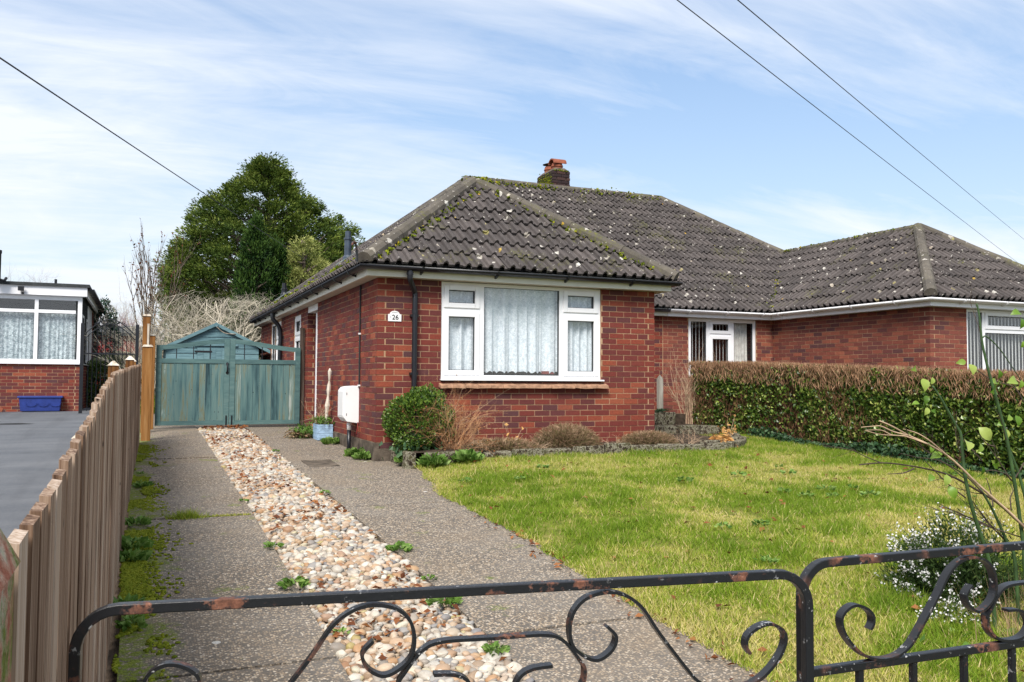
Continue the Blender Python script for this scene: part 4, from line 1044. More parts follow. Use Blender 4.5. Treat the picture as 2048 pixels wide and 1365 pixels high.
js = [-9.25, -6.26, -2.87, -.022, 2.9, 5.8, 8.6, 11.5]
for a, b_ in zip(js[:-1], js[1:]): slab('slab', XRs, (.05 if a < -3 else .33) if a < -.5 else (-.02 if a > -.03 else .0), a + .012, b_ - .012, .012, 'aggregate', drive)
slab('slab', XLs + .02, XRs - .02, 4.75, 8.5, .010, 'aggregate', drive)
MB().quad8([(-.85, -.35, G(-.35) + .0), (-.50, -.35, G(-.35) + .0), (-.50, .25, G(.25)), (-.85, .25, G(.25)), (-.85, -.35, G(-.35) + .02), (-.50, -.35, G(-.35) + .02), (-.50, .25, G(.25) + .02), (-.85, .25, G(.25) + .02)]).build('cover', 'plinth', drive)

# pebbles: two layers of rounded stones, the largest in view single
def sphere_np(seg=6, rings=5):
    V = [(0, 0, -1)]; F3 = []; 
    for i in range(1, rings):
        ph = math.pi * i / rings - math.pi / 2
        for j in range(seg): V.append((math.cos(ph) * math.cos(2 * math.pi * (j + .5 * (i % 2)) / seg), math.cos(ph) * math.sin(2 * math.pi * (j + .5 * (i % 2)) / seg), math.sin(ph)))
    V.append((0, 0, 1)); n = len(V) - 1
    for j in range(seg): F3.append((0, 1 + (j + 1) % seg, 1 + j)); F3.append((n, n - seg + j, n - seg + (j + 1) % seg))
    for i in range(rings - 2):
        for j in range(seg):
            a = 1 + i * seg + j; b_ = 1 + i * seg + (j + 1) % seg; c_ = a + seg; d_ = b_ + seg
            F3.append((a, b_, d_)); F3.append((a, d_, c_))
    return np.array(V), np.array(F3)
PV, PF = sphere_np()
pts = []
y = -8.9
cell = .034
for yy in np.arange(-9.2, 4.72, cell):
    for xx in np.arange(XLs + .03, XRs - .02, cell):
        pts.append((xx + rng.normal() * .010, yy + rng.normal() * .010))
pts = np.array(pts); nP = len(pts)
L_ = np.clip(.021 + rng.gamma(2.0, .0055, nP), .018, .056); Wd = L_ * (.62 + .3 * rng.random(nP)); Ht = L_ * (.42 + .28 * rng.random(nP))
crown_ = .02 * np.sin(np.clip((pts[:, 0] - XLs) / (XRs - XLs), 0, 1) * math.pi) + .022 * (fbm(pts[:, 0] * 3, pts[:, 1] * 3, 9) - .5)
PZ = G(pts[:, 1]) - .012 + crown_ + rng.normal(size=nP) * .006 + .008
PZ = np.where(pts[:, 0] < XLs + .05, PZ - .008, PZ)
ang = rng.random(nP) * 2 * math.pi; tlt = rng.normal(size=nP) * .28; tl2 = rng.normal(size=nP) * .28
dist = np.hypot(pts[:, 0] - CAM_LOC[0], pts[:, 1] - CAM_LOC[1])
vsz = np.where(pts[:, 1] > -7.35, L_ * Wd / dist ** 2, 0); order = np.argsort(-vsz); single = set(order[:300].tolist())
peb_me = []
for k in range(6):
    v = PV * (1 + .07 * rng.normal(size=(len(PV), 1))); me = mesh_np('pebble', v, PF, None, True); me.materials.append(MT['pebble']); peb_me.append(me)
strip_ = sheet('pebble_strip', np.array([XLs + .004, (XLs + XRs) / 2, XRs - .004]), np.linspace(-9.25, 4.73, 50), lambda x, y: G(y) - .028, 'soil')
for k in order[:300]:
    o = bpy.data.objects.new('pebble', peb_me[k % 6]); COL.objects.link(o); o.parent = strip_
    o.location = (pts[k, 0], pts[k, 1], PZ[k]); o.scale = (L_[k], Wd[k], Ht[k]); o.rotation_euler = (tlt[k], tl2[k], ang[k])
rest = np.array([k for k in range(nP) if k not in single])
ca, sa = np.cos(ang[rest]), np.sin(ang[rest]); v = PV[None] * np.stack([L_[rest], Wd[rest], Ht[rest]], 1)[:, None] * (1 + .06 * rng.normal(size=(len(rest), len(PV), 1)))
v[..., 2] += v[..., 0] * tlt[rest][:, None] * .7 + v[..., 1] * tl2[rest][:, None] * .7
v = np.stack([v[..., 0] * ca[:, None] - v[..., 1] * sa[:, None], v[..., 0] * sa[:, None] + v[..., 1] * ca[:, None], v[..., 2]], -1) + np.stack([pts[rest, 0], pts[rest, 1], PZ[rest]], 1)[:, None]
put_np('pebbles', v.reshape(-1, 3), (PF[None] + (np.arange(len(rest)) * len(PV))[:, None, None]).reshape(-1, 3), np.repeat(rng.random(len(rest)), len(PV)), 'pebble', strip_, None, 'stuff', True)

# lawn
def lawn_edge(y): return -.01 + .13 * (fbm(np.asarray(y) * 2.6, np.asarray(y) * 0 + .3, 5) - .5) + .29 * np.clip((np.asarray(y) + 2.6) / 1.8, 0, 1)
def bed_front(x):
    x = np.asarray(x, float); return np.where(x < 4.35, -.76, np.where(x < 5.35, -.76 + (np.clip(x - 4.35, 0, 1)) ** 2 * 1.25, .9))
ly_ = np.linspace(-9.0, 1.2, 90); lt_ = np.linspace(0, 1, 36) ** 1.5
LX = lawn_edge(ly_)[:, None] + lt_[None] * (6.75 - lawn_edge(ly_)[:, None]); LY = np.repeat(ly_[:, None], 36, 1); V = np.stack([LX, LY, LAWN(LX, LY) - .014], -1)
V[:, 0, 2] = G(ly_) - .02; i = np.arange(90 * 36).reshape(90, 36)
put_np('lawn', V.reshape(-1, 3), np.stack([i[:-1, :-1], i[:-1, 1:], i[1:, 1:], i[1:, :-1]], -1).reshape(-1, 4), None, 'turf', None, None, 'structure', True)
nB = 330000
u = rng.random(nB * 2); bx_ = rng.random(nB * 2) * 6.6 - .05; by_ = -8.6 + 9.6 * rng.random(nB * 2) 
dc = np.hypot(bx_ - CAM_LOC[0], by_ - CAM_LOC[1]); keep = rng.random(nB * 2) < np.clip(5.2 / dc, .25, 1) 
bx_, by_ = bx_[keep], by_[keep]; bare = (fbm(bx_ * 4.1, by_ * 4.1, 90) > .66) & (rng.random(len(bx_)) < .8); k_ = ~bare & (bx_ > lawn_edge(by_) - .03 * rng.random(len(bx_))) & (by_ < bed_front(bx_)) & (bx_ < 6.3 + .1 * np.sin(by_ * 3)); bx_, by_ = bx_[k_], by_[k_]
# drop what lies outside the view cone sideways (with a generous margin for other viewpoints)
azi = np.arctan2(bx_ - CAM_LOC[0], by_ - CAM_LOC[1]); k_ = azi < R(66); bx_, by_ = bx_[k_], by_[k_]
n = len(bx_); pat = .55 * fbm(bx_ * .85 + by_ * .3 + 3, by_ * .75 - bx_ * .25, 21) + .45 * fbm(bx_ * 2.6, by_ * 2.6, 33)
near_wall = np.clip((bed_front(bx_) - by_) / 1.1, 0, 1)
straw = np.clip((pat - .41) * 5.0, 0, 1) * (.45 + .55 * near_wall) + .22 * np.exp(-((bx_ - lawn_edge(by_)) / .12) ** 2)
tone = np.clip(.22 + .28 * rng.random(n) + .50 * straw * (.35 + .65 * rng.random(n)) + .10 * (pat - .5) - .30 * np.clip(fbm(bx_ * 6, by_ * 6, 40) - .5, 0, 1), 0, 1)
dead = rng.random(n) < .06 + .46 * straw; tone = np.where(dead, .75 + .25 * rng.random(n), tone)
hgt = (.022 + .030 * rng.random(n)) * (1.25 - .45 * straw) * (.35 + 2.1 * fbm(bx_ * 6, by_ * 6, 40) ** 1.7); D = unit(np.stack([rng.normal(size=n) * .62, rng.normal(size=n) * .62, np.ones(n)], 1))
C = np.stack([bx_, by_, LAWN(bx_, by_) - .014], 1)
V, F, A = blades(C, D, hgt * 1.05, .0024 + .0016 * rng.random(n), tone); gr = put_np('grass', V, F, A, 'grass', None, (3, -4, -.2), 'stuff'); tag(gr, 'short green and straw-coloured grass of the front lawn', 'grass')

# fallen leaves
def flat_leaves(x, y, z, smin, smax, mat, parent=None, name='fallen_leaves', label=None, cat=None):
    n = len(x); D = unit(np.stack([rng.normal(size=n), rng.normal(size=n), rng.normal(size=n) * .3], 1)); S = np.tile(np3((0, 0, 1)), (n, 1)) + rng.normal(size=(n, 3)) * .35
    V, F, A = leaves(np.stack([x, y, z], 1), D, smin + (smax - smin) * rng.random(n), .33, None, .12, S); o = put_np(name, V, F, A, mat, parent, None if parent else (float(x.mean()), float(y.mean()), float(z.min())), 'stuff')
    if label: tag(o, label, cat)
    return o
n = 230; lx = rng.random(n) * 6 + .1; ly = -8 + 7 * rng.random(n); k_ = ly < bed_front(lx) - .1
flat_leaves(lx[k_], ly[k_], LAWN(lx[k_], ly[k_]) + .018, .03, .07, 'dead_leaf', None, 'fallen_leaves', 'small brown dead leaves scattered on the lawn', 'leaves')
n = 1500; lx = XLs + .03 + (XRs - XLs - .06) * rng.random(n); ly = -8.6 + 13.3 * rng.random(n) ** 1.0; d_ = fbm(lx * 2.1, ly * 2.1, 77); k_ = (d_ > .53) | (ly > 4.2)
flat_leaves(lx[k_], ly[k_], G(ly[k_]) + .035 + .012 * rng.random(k_.sum()), .03, .065, 'dead_leaf', None, 'fallen_leaves', 'rust brown leaves lying among the pebbles of the drive', 'leaves')
n = 90; lx = XLs + .05 + .7 * rng.random(n); ly = 4.3 + .4 * rng.random(n)
flat_leaves(lx, ly, G(ly) + .045 + .02 * rng.random(n), .05, .09, 'dead_leaf', None, 'fallen_leaves', 'drift of dark dead leaves below the teal gate', 'leaves')
n = 90; ly = -7.6 + 4 * rng.random(n); lx = lawn_edge(ly) - .04 + .06 * rng.normal(size=n)
flat_leaves(lx, ly, G(ly) + .03, .03, .06, 'dead_leaf', None, 'fallen_leaves', 'brown leaves along the worn edge between concrete and lawn', 'leaves')

# weeds
def rosette(name, label, c, r, n, mat='weed_leaf', up_=.6, wr=.32, group=None, cat='weed', lift=.5):
    c = np3(c); a = rng.random(n) * 2 * math.pi; el = up_ * (.2 + .9 * rng.random(n)); rad = r * np.sqrt(rng.random(n)) * .7
    D = np.stack([np.cos(a) * np.cos(el), np.sin(a) * np.cos(el), np.sin(el)], 1); P = c + np.stack([np.cos(a) * rad, np.sin(a) * rad, .01 + lift * r * rng.random(n) * (1 - rad / r)], 1)
    V, F, A = leaves(P + D * r * .2, D, r * (.35 + .35 * rng.random(n)), wr); return tag(put_np(name, V, F, A, mat, None, c), label, cat, group)
for (x, y, r, n) in ((-1.03, -2.2, .06, 26), (-.98, -4.55, .09, 60), (-1.0, -5.3, .05, 25), (-1.06, -5.75, .10, 70), (-1.78, -4.2, .07, 40), (-1.80, -5.2, .09, 55), (-1.05, -6.5, .07, 40), (-1.79, -2.4, .05, 24), (-1.70, -6.05, .05, 22), (-1.02, 1.2, .06, 25)):
    rosette('weed', 'tiny bright green weed sprouting between pebbles and concrete slab', (x, y, G(y) + .015), r, n, group='weeds along the pebble strip')
for (x, y, r, n) in ((-2.66, -1.6, .09, 50), (-2.68, -3.2, .10, 60), (-2.69, -3.9, .10, 70), (-2.70, -4.5, .10, 70), (-2.70, -5.1, .09, 60), (-2.71, -5.6, .08, 55), (-2.66, -.4, .07, 40), (-2.70, -6.1, .07, 45)):
    rosette('weed', 'leafy weed at the foot of the picket fence', (x + .05 * rng.random(), y + .3 * rng.normal(), G(y) + .012), r * (.6 + .7 * rng.random()), n, up_=1.0, group='weeds along the fence foot')
for (x, y, r, n, lb) in ((-.10, .55, .17, 150, 'leafy green weed clump growing at the brick corner below the meter box'), (-.10, .22, .14, 110, 'smaller weed clump beside the corner of the brick wall'), (-.14, 2.0, .15, 100, 'low weed between the blue planter and the meter pipe'), (.22, -.55, .14, 120, 'weed clump by the corner stones of the flower bed'), (.45, -.88, .18, 160, 'weeds spilling onto the grass before the round shrub'), (.85, -.95, .18, 150, 'weeds at the foot of the bare reddish bush')):
    rosette('weed', lb, (x, y, (G(y) if x < .1 else LAWN(x, y)) + .01), r, n, up_=1.0)
for k in range(22):
    x = .3 + 5.2 * rng.random(); y = -7.6 + 6.4 * rng.random(); rosette('weed', 'flat broad-leaved weed growing in the lawn', (x, y, float(LAWN(x, y)) + .012), .05 + .05 * rng.random(), 22, up_=.5, group='weeds in the lawn')
# grass tuft in the joint between two slabs
n = 420; tx = -2.30 + rng.normal(size=n) * .055; ty = -2.96 + rng.normal(size=n) * .03
V1 = blades(np.stack([tx, ty, G(ty) + .01], 1), unit(np.stack([rng.normal(size=n) * .6, rng.normal(size=n) * .6, np.ones(n)], 1)), .04 + .06 * rng.random(n), .0025 + .001 * rng.random(n), .3 + .4 * rng.random(n))
n = 500; tx = -2.45 + .65 * rng.random(n); ty = -2.955 + rng.normal(size=n) * .012
V2 = blades(np.stack([tx, ty, G(ty) + .01], 1), unit(np.stack([rng.normal(size=n) * .7, rng.normal(size=n) * .7, np.ones(n)], 1)), .012 + .018 * rng.random(n), .0028 + .001 * rng.random(n), .5 + .35 * rng.random(n))
V, F, A = cat_np(V1, V2); tag(put_np('grass_tuft', V, F, A, 'grass', None, (-2.3, -2.96, float(G(-2.96)))), 'small grass tuft rooted in a joint of the concrete strip', 'grass')
# moss cushions at the fence foot
n = 15000; my = -8.6 + 11 * rng.random(n); mxx = -2.735 + np.abs(rng.normal(size=n)) * (.05 + .13 * fbm(my * 1.3, my * 0, 8)); k_ = fbm(mxx * 6, my * 2.2, 15) > .48; my, mxx = my[k_], mxx[k_]; n = len(my)
V, F, A = blobs(np.stack([mxx, my, G(my) + .014], 1), np.stack([.007 + .009 * rng.random(n), .007 + .009 * rng.random(n), .005 + .006 * rng.random(n)], 1), .4 + .5 * rng.random(n), .2)
tag(put_np('moss', V, F, A, 'moss', None, (-2.7, -3, -.4), 'stuff'), 'bright green moss along the foot of the picket fence', 'moss')

# ------------------------------------------------------------ picket fence
FX = lambda y: float(np.interp(y, [-9.3, -6.2, -4.5, -1, 2.6], [-2.815, -2.765, -2.755, -2.71, -2.647]))
FZ = lambda y: float(np.interp(y, [-9.2, -9.0, -8.56, -8.08, -7.7, -6.9, -6.0, -3.6, .66, 2.7], [.60, .604, .63, .68, .71, .80, .864, .915, 1.0, 1.04]))
fence = thing('picket_fence', 'weathered grey-brown picket fence of close vertical boards beside the drive', 'fence', (-2.72, -3.2, float(G(-3.2))))
y = -9.02
while y < 2.66:
    w_ = .108 + rng.normal() * .002; x = FX(y) + rng.normal() * .0006; zt = FZ(y) + rng.normal() * .0025; z0 = float(G(y)) + .02; t = .019; tw = rng.normal() * .004
    ln = rng.normal() * .0012
    mb = MB(); mb.quad8([(x - t, y, z0), (x, y + tw * .2, z0), (x, y + w_, z0), (x - t, y + w_, z0), (x - t + ln, y, zt - .004), (x + ln, y, zt - .008 + tw * .5), (x + ln, y + w_, zt - .006), (x - t + ln, y + w_, zt - .002)])
    mb.build('picket', 'fence_wood', fence); y += w_ + .012 + abs(rng.normal()) * .004
for zf in (.18, .62):
    ys = np.linspace(-9.05, 2.6, 14)
    for a, b_ in zip(ys[:-1], ys[1:]):
        xa, xb_ = FX(a) - .0195, FX(b_) - .0195; za, zb_ = float(G(a)), float(G(b_)); za += (FZ(a) - za) * zf; zb_ += (FZ(b_) - zb_) * zf
        MB().quad8([(xa - .04, a, za), (xa - .001, a, za), (xb_ - .001, b_, zb_), (xb_ - .04, b_, zb_), (xa - .04, a, za + .075), (xa - .001, a, za + .075), (xb_ - .001, b_, zb_ + .075), (xb_ - .04, b_, zb_ + .075)]).build('rail', 'fence_wood', fence)
for yy, h in ((-7.9, -.3), (-6.0, -.3), (-4.0, -.25), (-2.1, -.10), (-.4, -.01), (1.5, .05), (2.3, .03)):
    x = FX(yy) - (.115 if yy < -1.5 or yy > 1 else .22); zt = FZ(yy) + h; z0 = float(G(yy)) - .05
    pp = MB().box(x - .05, x + .05, yy - .05, yy + .05, z0, zt).build('post', 'post_wood', fence)
    MB().quad8([(x - .06, yy - .06, zt), (x + .06, yy - .06, zt), (x + .06, yy + .06, zt), (x - .06, yy + .06, zt), (x - .01, yy - .01, zt + .05), (x + .01, yy - .01, zt + .05), (x + .01, yy + .01, zt + .05), (x - .01, yy + .01, zt + .05)]).build('cap', 'pale_wood', pp)
def timber_post(name, label, x0, x1, y, z1, capm, mat='post_wood', dy=.1, cap=True, lean=0):
    z0 = float(G(y)) - .03; t = thing(name, label, 'post', ((x0 + x1) / 2, y + dy / 2, z0))
    MB().quad8([(x0, y, z0), (x1, y, z0), (x1, y + dy, z0), (x0, y + dy, z0), (x0 + lean, y, z1), (x1 + lean, y, z1), (x1 + lean, y + dy, z1), (x0 + lean, y + dy, z1)]).build('shaft', mat, t, bevel=.006)
    if cap:
        e = .012
        MB().quad8([(x0 - e + lean, y - e, z1), (x1 + e + lean, y - e, z1), (x1 + e + lean, y + dy + e, z1), (x0 - e + lean, y + dy + e, z1), (x0 + .01 + lean, y + .01, z1 + .03), (x1 - .01 + lean, y + .01, z1 + .03), (x1 - .01 + lean, y + dy - .01, z1 + .03), (x0 + .01 + lean, y + dy - .01, z1 + .03)]).build('cap', capm, t)
    return t
timber_post('gate_post', 'orange-brown post with weathered cap where the picket fence ends', -2.632, -2.508, 2.95, 1.285, 'pale_wood')
timber_post('gate_post', 'tallest orange-brown post behind the fence end post', -2.64, -2.53, 4.15, 1.80, 'pale_wood')
timber_post('gate_post', 'orange-brown gate post the teal gate hangs on', -2.545, -2.445, 4.85, 1.53, 'grey_wood')
timber_post('gate_post', 'old dark timber post against the house wall at the teal gate', -.088, -.014, 5.02, 1.74, 'dark_wood', 'dark_wood', .07, False)
MB().quad8([(-2.60, 3.96, 1.30), (-2.57, 3.96, 1.30), (-2.57, 3.99, 1.30), (-2.60, 3.99, 1.30), (-2.575, 3.96, 1.66), (-2.545, 3.96, 1.66), (-2.545, 3.99, 1.66), (-2.575, 3.99, 1.66)])
pb = MB().box(-2.575, -2.545, 4.09, 4.145, 1.25, 1.68).build('batten', 'pale_wood', bpy.data.objects['gate_post.001'])
# mossy pillar at the street end
pil = thing('gate_pillar', 'old mossy brick pillar at the street end of the picket fence', 'pillar', (-2.95, -9.32, -.62))
MB().box(-3.09, -2.812, -9.40, -9.06, -.66, .58).build('shaft', 'mossy_brick', pil); MB().quad8([(-3.11, -9.42, .58), (-2.806, -9.42, .58), (-2.806, -9.045, .58), (-3.11, -9.045, .58), (-3.06, -9.38, .64), (-2.83, -9.38, .64), (-2.83, -9.09, .64), (-3.06, -9.09, .64)]).build('cap', 'mossy_brick', pil)

# ------------------------------------------------------------ teal double gate
gate = thing('double_gate', 'teal painted timber double gate with worn boards closing the drive', 'gate', (-1.27, 5.0, .03))
GY = 5.0
def arch(x, x_out, x_in): 
    t = (x - x_out) / (x_in - x_out); t = max(0, min(1, t)); return 1.385 + .125 * (t * t * (3 - 2 * t)) if True else 0
for (xo, xi) in ((-2.425, -1.272), (-.092, -1.266)):
    lf = MB(); sgn = 1 if xi > xo else -1; a, b_ = min(xo, xi), max(xo, xi)
    leaf_o = None
    mb = MB(); sx0, sx1 = sorted((xo, xo + sgn * .085)); mb.box(sx0, sx1, GY - .03, GY + .03, .06, 1.385); leaf_o = mb.build('stile', 'gate_rail_paint', gate, bevel=.004)
    sx0, sx1 = sorted((xi, xi - sgn * .085)); MB().box(sx0, sx1, GY - .031, GY + .03, .06, 1.515).build('stile', 'gate_rail_paint', gate, bevel=.004)
    xs = np.linspace(xo, xi - sgn * .085, 14); top = [(x, GY - .028, arch(x, xo, xi)) for x in xs]; bot = [(x, GY - .028, arch(x, xo, xi) - .075) for x in xs[::-1]]
    pr = top + bot; pr = pr if sgn < 0 else pr[::-1]
    MB().prism(pr, (0, .05, 0)).build('top_rail', 'gate_rail_paint', gate)
    i0, i1 = a + .085, b_ - .085
    MB().box(i0, i1, GY - .029, GY + .028, 1.09, 1.165).build('rail', 'gate_rail_paint', gate, bevel=.004); MB().box(i0, i1, GY - .029, GY + .028, .062, .13).build('rail', 'gate_rail_paint', gate, bevel=.004)
    nb = 10; bwid = (i1 - i0) / nb
    for k in range(nb):
        MB().box(i0 + k * bwid + .0015, i0 + (k + 1) * bwid - .0015, GY - .018 + rng.normal() * .0015, GY + .004, .131, 1.089).build('board', 'gate_paint', gate, bevel=.003)
    for fx in ((.27, .50, .73) if sgn > 0 else (.30, .55, .80)):
        x = xo + (xi - xo) * (fx if sgn > 0 else fx); MB().box(x - .007, x + .007, GY - .008, GY + .006, 1.165, arch(x, xo, xi) - .074).build('spindle', 'black_plastic', gate)
    MB().tube([(xi - sgn * .042, GY - .035, .0), (xi - sgn * .042, GY - .035, .22)], .012, 6).build('drop_bolt', 'black_plastic', gate)
lt = MB().tube(spline([(-1.31, GY - .04, 1.10), (-1.31, GY - .065, 1.04), (-1.31, GY - .065, .98), (-1.31, GY - .04, .93)], 3), .012, 6).build('latch', 'black_plastic', gate)
for z in (1.09, .94): MB().tube([(-1.31, GY - .034, z), (-1.31, GY - .042, z)], .024, 10).build('latch_plate', 'black_plastic', gate)

# ------------------------------------------------------------ shed
shed = thing('garden_shed', 'blue-green timber garden shed with shallow gable behind the teal gate', 'shed', (-1.2, 10.4, 0))
SY, SX0, SX1, SZ, SAX, SAZ = 9.4, -2.17, -.27, 1.52, -1.17, 2.0
gz = lambda x: SZ + (SAZ - SZ) * (1 - abs(x - SAX) / (.95))
z = .06
while z < SAZ - .02:
    z1 = min(z + .118, SAZ - .004); l = lambda zz: (SX0, SX1) if zz <= SZ else (SAX - .95 * (1 - (zz - SZ) / (SAZ - SZ)), SAX + .95 * (1 - (zz - SZ) / (SAZ - SZ)))
    a0, a1 = l(z); b0, b1 = l(z1)
    MB().quad8([(a0, SY - .022, z), (a1, SY - .022, z), (a1, SY, z), (a0, SY, z), (b0, SY - .008, z1), (b1, SY - .008, z1), (b1, SY, z1), (b0, SY, z1)]).build('board', 'shed_paint', shed); z += .12
mb = MB(); mb.box(SX0, SX1, SY + .001, SY + 2.4, .0, SZ - .01); mb.prism([(SX0 + .01, SY + .002, SZ - .01), (SX1 - .01, SY + .002, SZ - .01), (SAX, SY + .002, SAZ - .01)], (0, 2.39, 0)); mb.build('wall', 'shed_paint', shed)
for sg in (-1, 1):
    e = .19; dz = (SAZ - SZ) / .95; xe = SAX + sg * (.95 + e); ze_ = SZ - dz * e
    MB().quad8([(SAX, SY - .07, SAZ + .012), (xe, SY - .07, ze_ + .012), (xe, SY + 2.5, ze_ + .012), (SAX, SY + 2.5, SAZ + .012), (SAX, SY - .07, SAZ + .045), (xe, SY - .07, ze_ + .045), (xe, SY + 2.5, ze_ + .045), (SAX, SY + 2.5, SAZ + .045)]).build('roof', 'felt', shed)
    MB().quad8([(SAX, SY - .092, SAZ - .025), (xe, SY - .092, ze_ - .025), (xe, SY - .072, ze_ - .025), (SAX, SY - .072, SAZ - .025), (SAX, SY - .092, SAZ + .05), (xe, SY - .092, ze_ + .05), (xe, SY - .072, ze_ + .05), (SAX, SY - .072, SAZ + .05)]).build('barge_board', 'grey_trim' if False else 'shed_paint', shed)
MB().prism([(SAX, SY - .094, SAZ - .06), (SAX + .05, SY - .094, SAZ), (SAX, SY - .094, SAZ + .06), (SAX - .05, SY - .094, SAZ)], (0, -.012, 0)).build('finial', 'shed_paint', shed)
dr = MB().box(-1.55, -.78, SY - .035, SY - .024, .1, 1.50).build('door', 'shed_paint', shed)
for k in range(6): MB().box(-1.54 + k * .125, -1.54 + k * .125 + .121, SY - .045, SY - .0352, .11, 1.49).build('board', 'shed_paint', dr)
MB().box(-1.62, -.72, SY - .06, SY - .024, 1.545, 1.58).build('drip_rail', 'shed_paint', shed)
for z in (1.42, .4): MB().box(-1.60, -1.25, SY - .053, SY - .046, z - .018, z + .018).build('hinge', 'ink', dr)
MB().tube(spline([(SAX, SY - .12, SAZ - .04), (SAX + .16, SY - .13, SAZ - .17), (SAX + .4, SY - .10, SAZ - .19)], 5), .008, 5).build('rope', 'pale_wood', shed)

# ------------------------------------------------------------ planter
pl = thing('planter_box', 'pale blue square timber planter by the side wall', 'planter', (-.13, 2.65, float(G(2.65)) + .0))
zb = float(G(2.65)) + .012
for k in range(7):
    e = .002 * (k % 2); z = zb + k * .033
    mb = MB(); mb.box(-.245 - e, -.02 + e, 2.46 - e, 2.83 + e, z, z + .0315); mb.build('slat', 'planter_paint', pl, bevel=.003)
MB().box(-.235, -.03, 2.47, 2.82, zb + .2, zb + .236).build('soil', 'soil', pl)
stp = MB(); P_ = spline([(-.10, 2.58, zb + .2), (-.085, 2.58, zb + .5), (-.06, 2.6, zb + .8), (-.05, 2.6, zb + 1.06)], 4); stp.tube(P_, [.032 + .01 * math.sin(k * 1.9) - .0012 * k for k in range(len(P_))], 7)
tag(stp.build('driftwood_stake', 'pale_wood', None, (-.1, 2.58, zb + .2)), 'pale weathered driftwood stake standing in the blue planter', 'stake')
sg_ = []
for k in range(14): grow((-.15 + .06 * rng.normal(), 2.62 + .08 * rng.normal(), zb + .22), (rng.normal() * .5 - .25, rng.normal() * .4, 1), .32, .004, 1, sg_, 3, .4, .0)
V, F = segs(sg_); dpz = thing('dead_plant', 'withered twiggy plant in the blue planter', 'plant', (-.15, 2.62, zb + .22)); put_np('stems', V, F, None, 'tan_twig', dpz)
n = 260; P_ = np.stack([-.14 + .08 * rng.normal(size=n), 2.62 + .1 * rng.normal(size=n), zb + .24 + .09 * rng.random(n)], 1); V, F, A = leaves(P_, rdir(n) + np3((0, 0, .8)), .05 + .05 * rng.random(n), .1); put_np('foliage', V, F, A * .6, 'weed_leaf', dpz)
def fronds(name, label, c, n, L, mat, droop=.9, wr=.07, cat='plant', spread=1.0, pin=9):
    c = np3(c); Vs = []
    for k in range(n):
        a = rng.random() * 2 * math.pi; l = L * (.6 + .6 * rng.random()); d = np3((math.cos(a) * spread, math.sin(a) * spread, .9 + .4 * rng.random())); d /= np.linalg.norm(d); p = c + rng.normal(size=3) * .02; q = []
        for s in range(pin):
            d = unit(d + np3((0, 0, -droop / pin))); p2 = p + d * l / pin; q.append((p, p2)); p = p2
        P0 = np.array([x_[0] for x_ in q]); P1 = np.array([x_[1] for x_ in q]); T = unit(P1 - P0); S = unit(np.cross(T, np3((0, 0, 1))))
        for sg in (-1, 1):
            ll = l * .22 * np.sin(np.linspace(.5, 3.0, pin)); Vs.append(leaves(P1 + S * sg * ll[:, None] * .5, S * sg + T * .5, ll, .16, np.full(pin, rng.random()), .05))
        Vs.append(leaves((P0 + P1) / 2, T, np.full(pin, l / pin * 1.1), .06, np.full(pin, .3), 0))
    V, F, A = cat_np(*Vs); return tag(put_np(name, V, F, A, mat, None, c), label, cat)
fronds('fern', 'drooping olive fern clump beside the blue planter', (-.36, 2.95, float(G(2.95)) + .02), 40, .34, 'dead_heath', 2.0)
n = 500; P_ = np3((-.36, 2.95, float(G(2.95)) + .11)) + rng.normal(size=(n, 3)) * np3((.08, .10, .05)); V, F, A = leaves(P_, rdir(n) + np3((0, 0, -.4)), .05 + .04 * rng.random(n), .12); put_np('foliage', V, F, A * .5, 'weed_leaf', bpy.data.objects['fern'])

# ------------------------------------------------------------ flower bed along the front wall
bed = thing('flower_bed', 'narrow raised flower bed edged with lichened stones under the front window', 'flower bed', (2.4, -.4, -.12))
xs = np.linspace(.24, 5.75, 30); mb_x, mb_y = np.meshgrid(xs, np.linspace(0, 1, 6))
edge_y = lambda x: np.where(x < 4.35, -.74, np.minimum(-.74 + np.clip(x - 4.35, 0, 2) ** 2 * .62, .42))
Yb = np.where(mb_x < W + .02, edge_y(mb_x) + (-.02 - edge_y(mb_x)) * mb_y, edge_y(mb_x) + (1.3 - edge_y(mb_x)) * mb_y)
Zb = -.005 + .03 * (fbm(mb_x * 4, Yb * 4, 2) - .5) + .02 * mb_y
V = np.stack([mb_x, Yb, Zb], -1).reshape(-1, 3); i = np.arange(len(V)).reshape(6, 30); put_np('soil', V, np.stack([i[:-1, :-1], i[:-1, 1:], i[1:, 1:], i[1:, :-1]], -1).reshape(-1, 4), None, 'soil', bed, None, None, True)
def stone(x, y, l, w_, z0, z1, a, parent, mat='lichen_stone'):
    c, s = math.cos(a), math.sin(a); P = []
    for (sz, z) in ((1.0, z0), (.93, z1)):
        for (sx, sy) in ((-1, -1), (1, -1), (1, 1), (-1, 1)):
            u_, v_ = sx * l / 2 * sz * (1 + .05 * rng.normal()), sy * w_ / 2 * sz * (1 + .08 * rng.normal()); P.append((x + u_ * c - v_ * s, y + u_ * s + v_ * c, z + rng.normal() * .008))
    MB().quad8(P).build('edging_stone', mat, parent, bevel=.012)
x = .36
while x < 4.3:
    l = .26 + .22 * rng.random(); stone(x + l / 2, -.77 + rng.normal() * .012, l * .96, .13, float(LAWN(x, -.77)) - .05, .0 + rng.normal() * .018, rng.normal() * .06, bed); x += l
for k in range(5): stone(.24 + rng.normal() * .01, -.70 + k * .14, .13, .13, -.25, -.02 + .03 * rng.random(), 1.57, bed)
t = 0
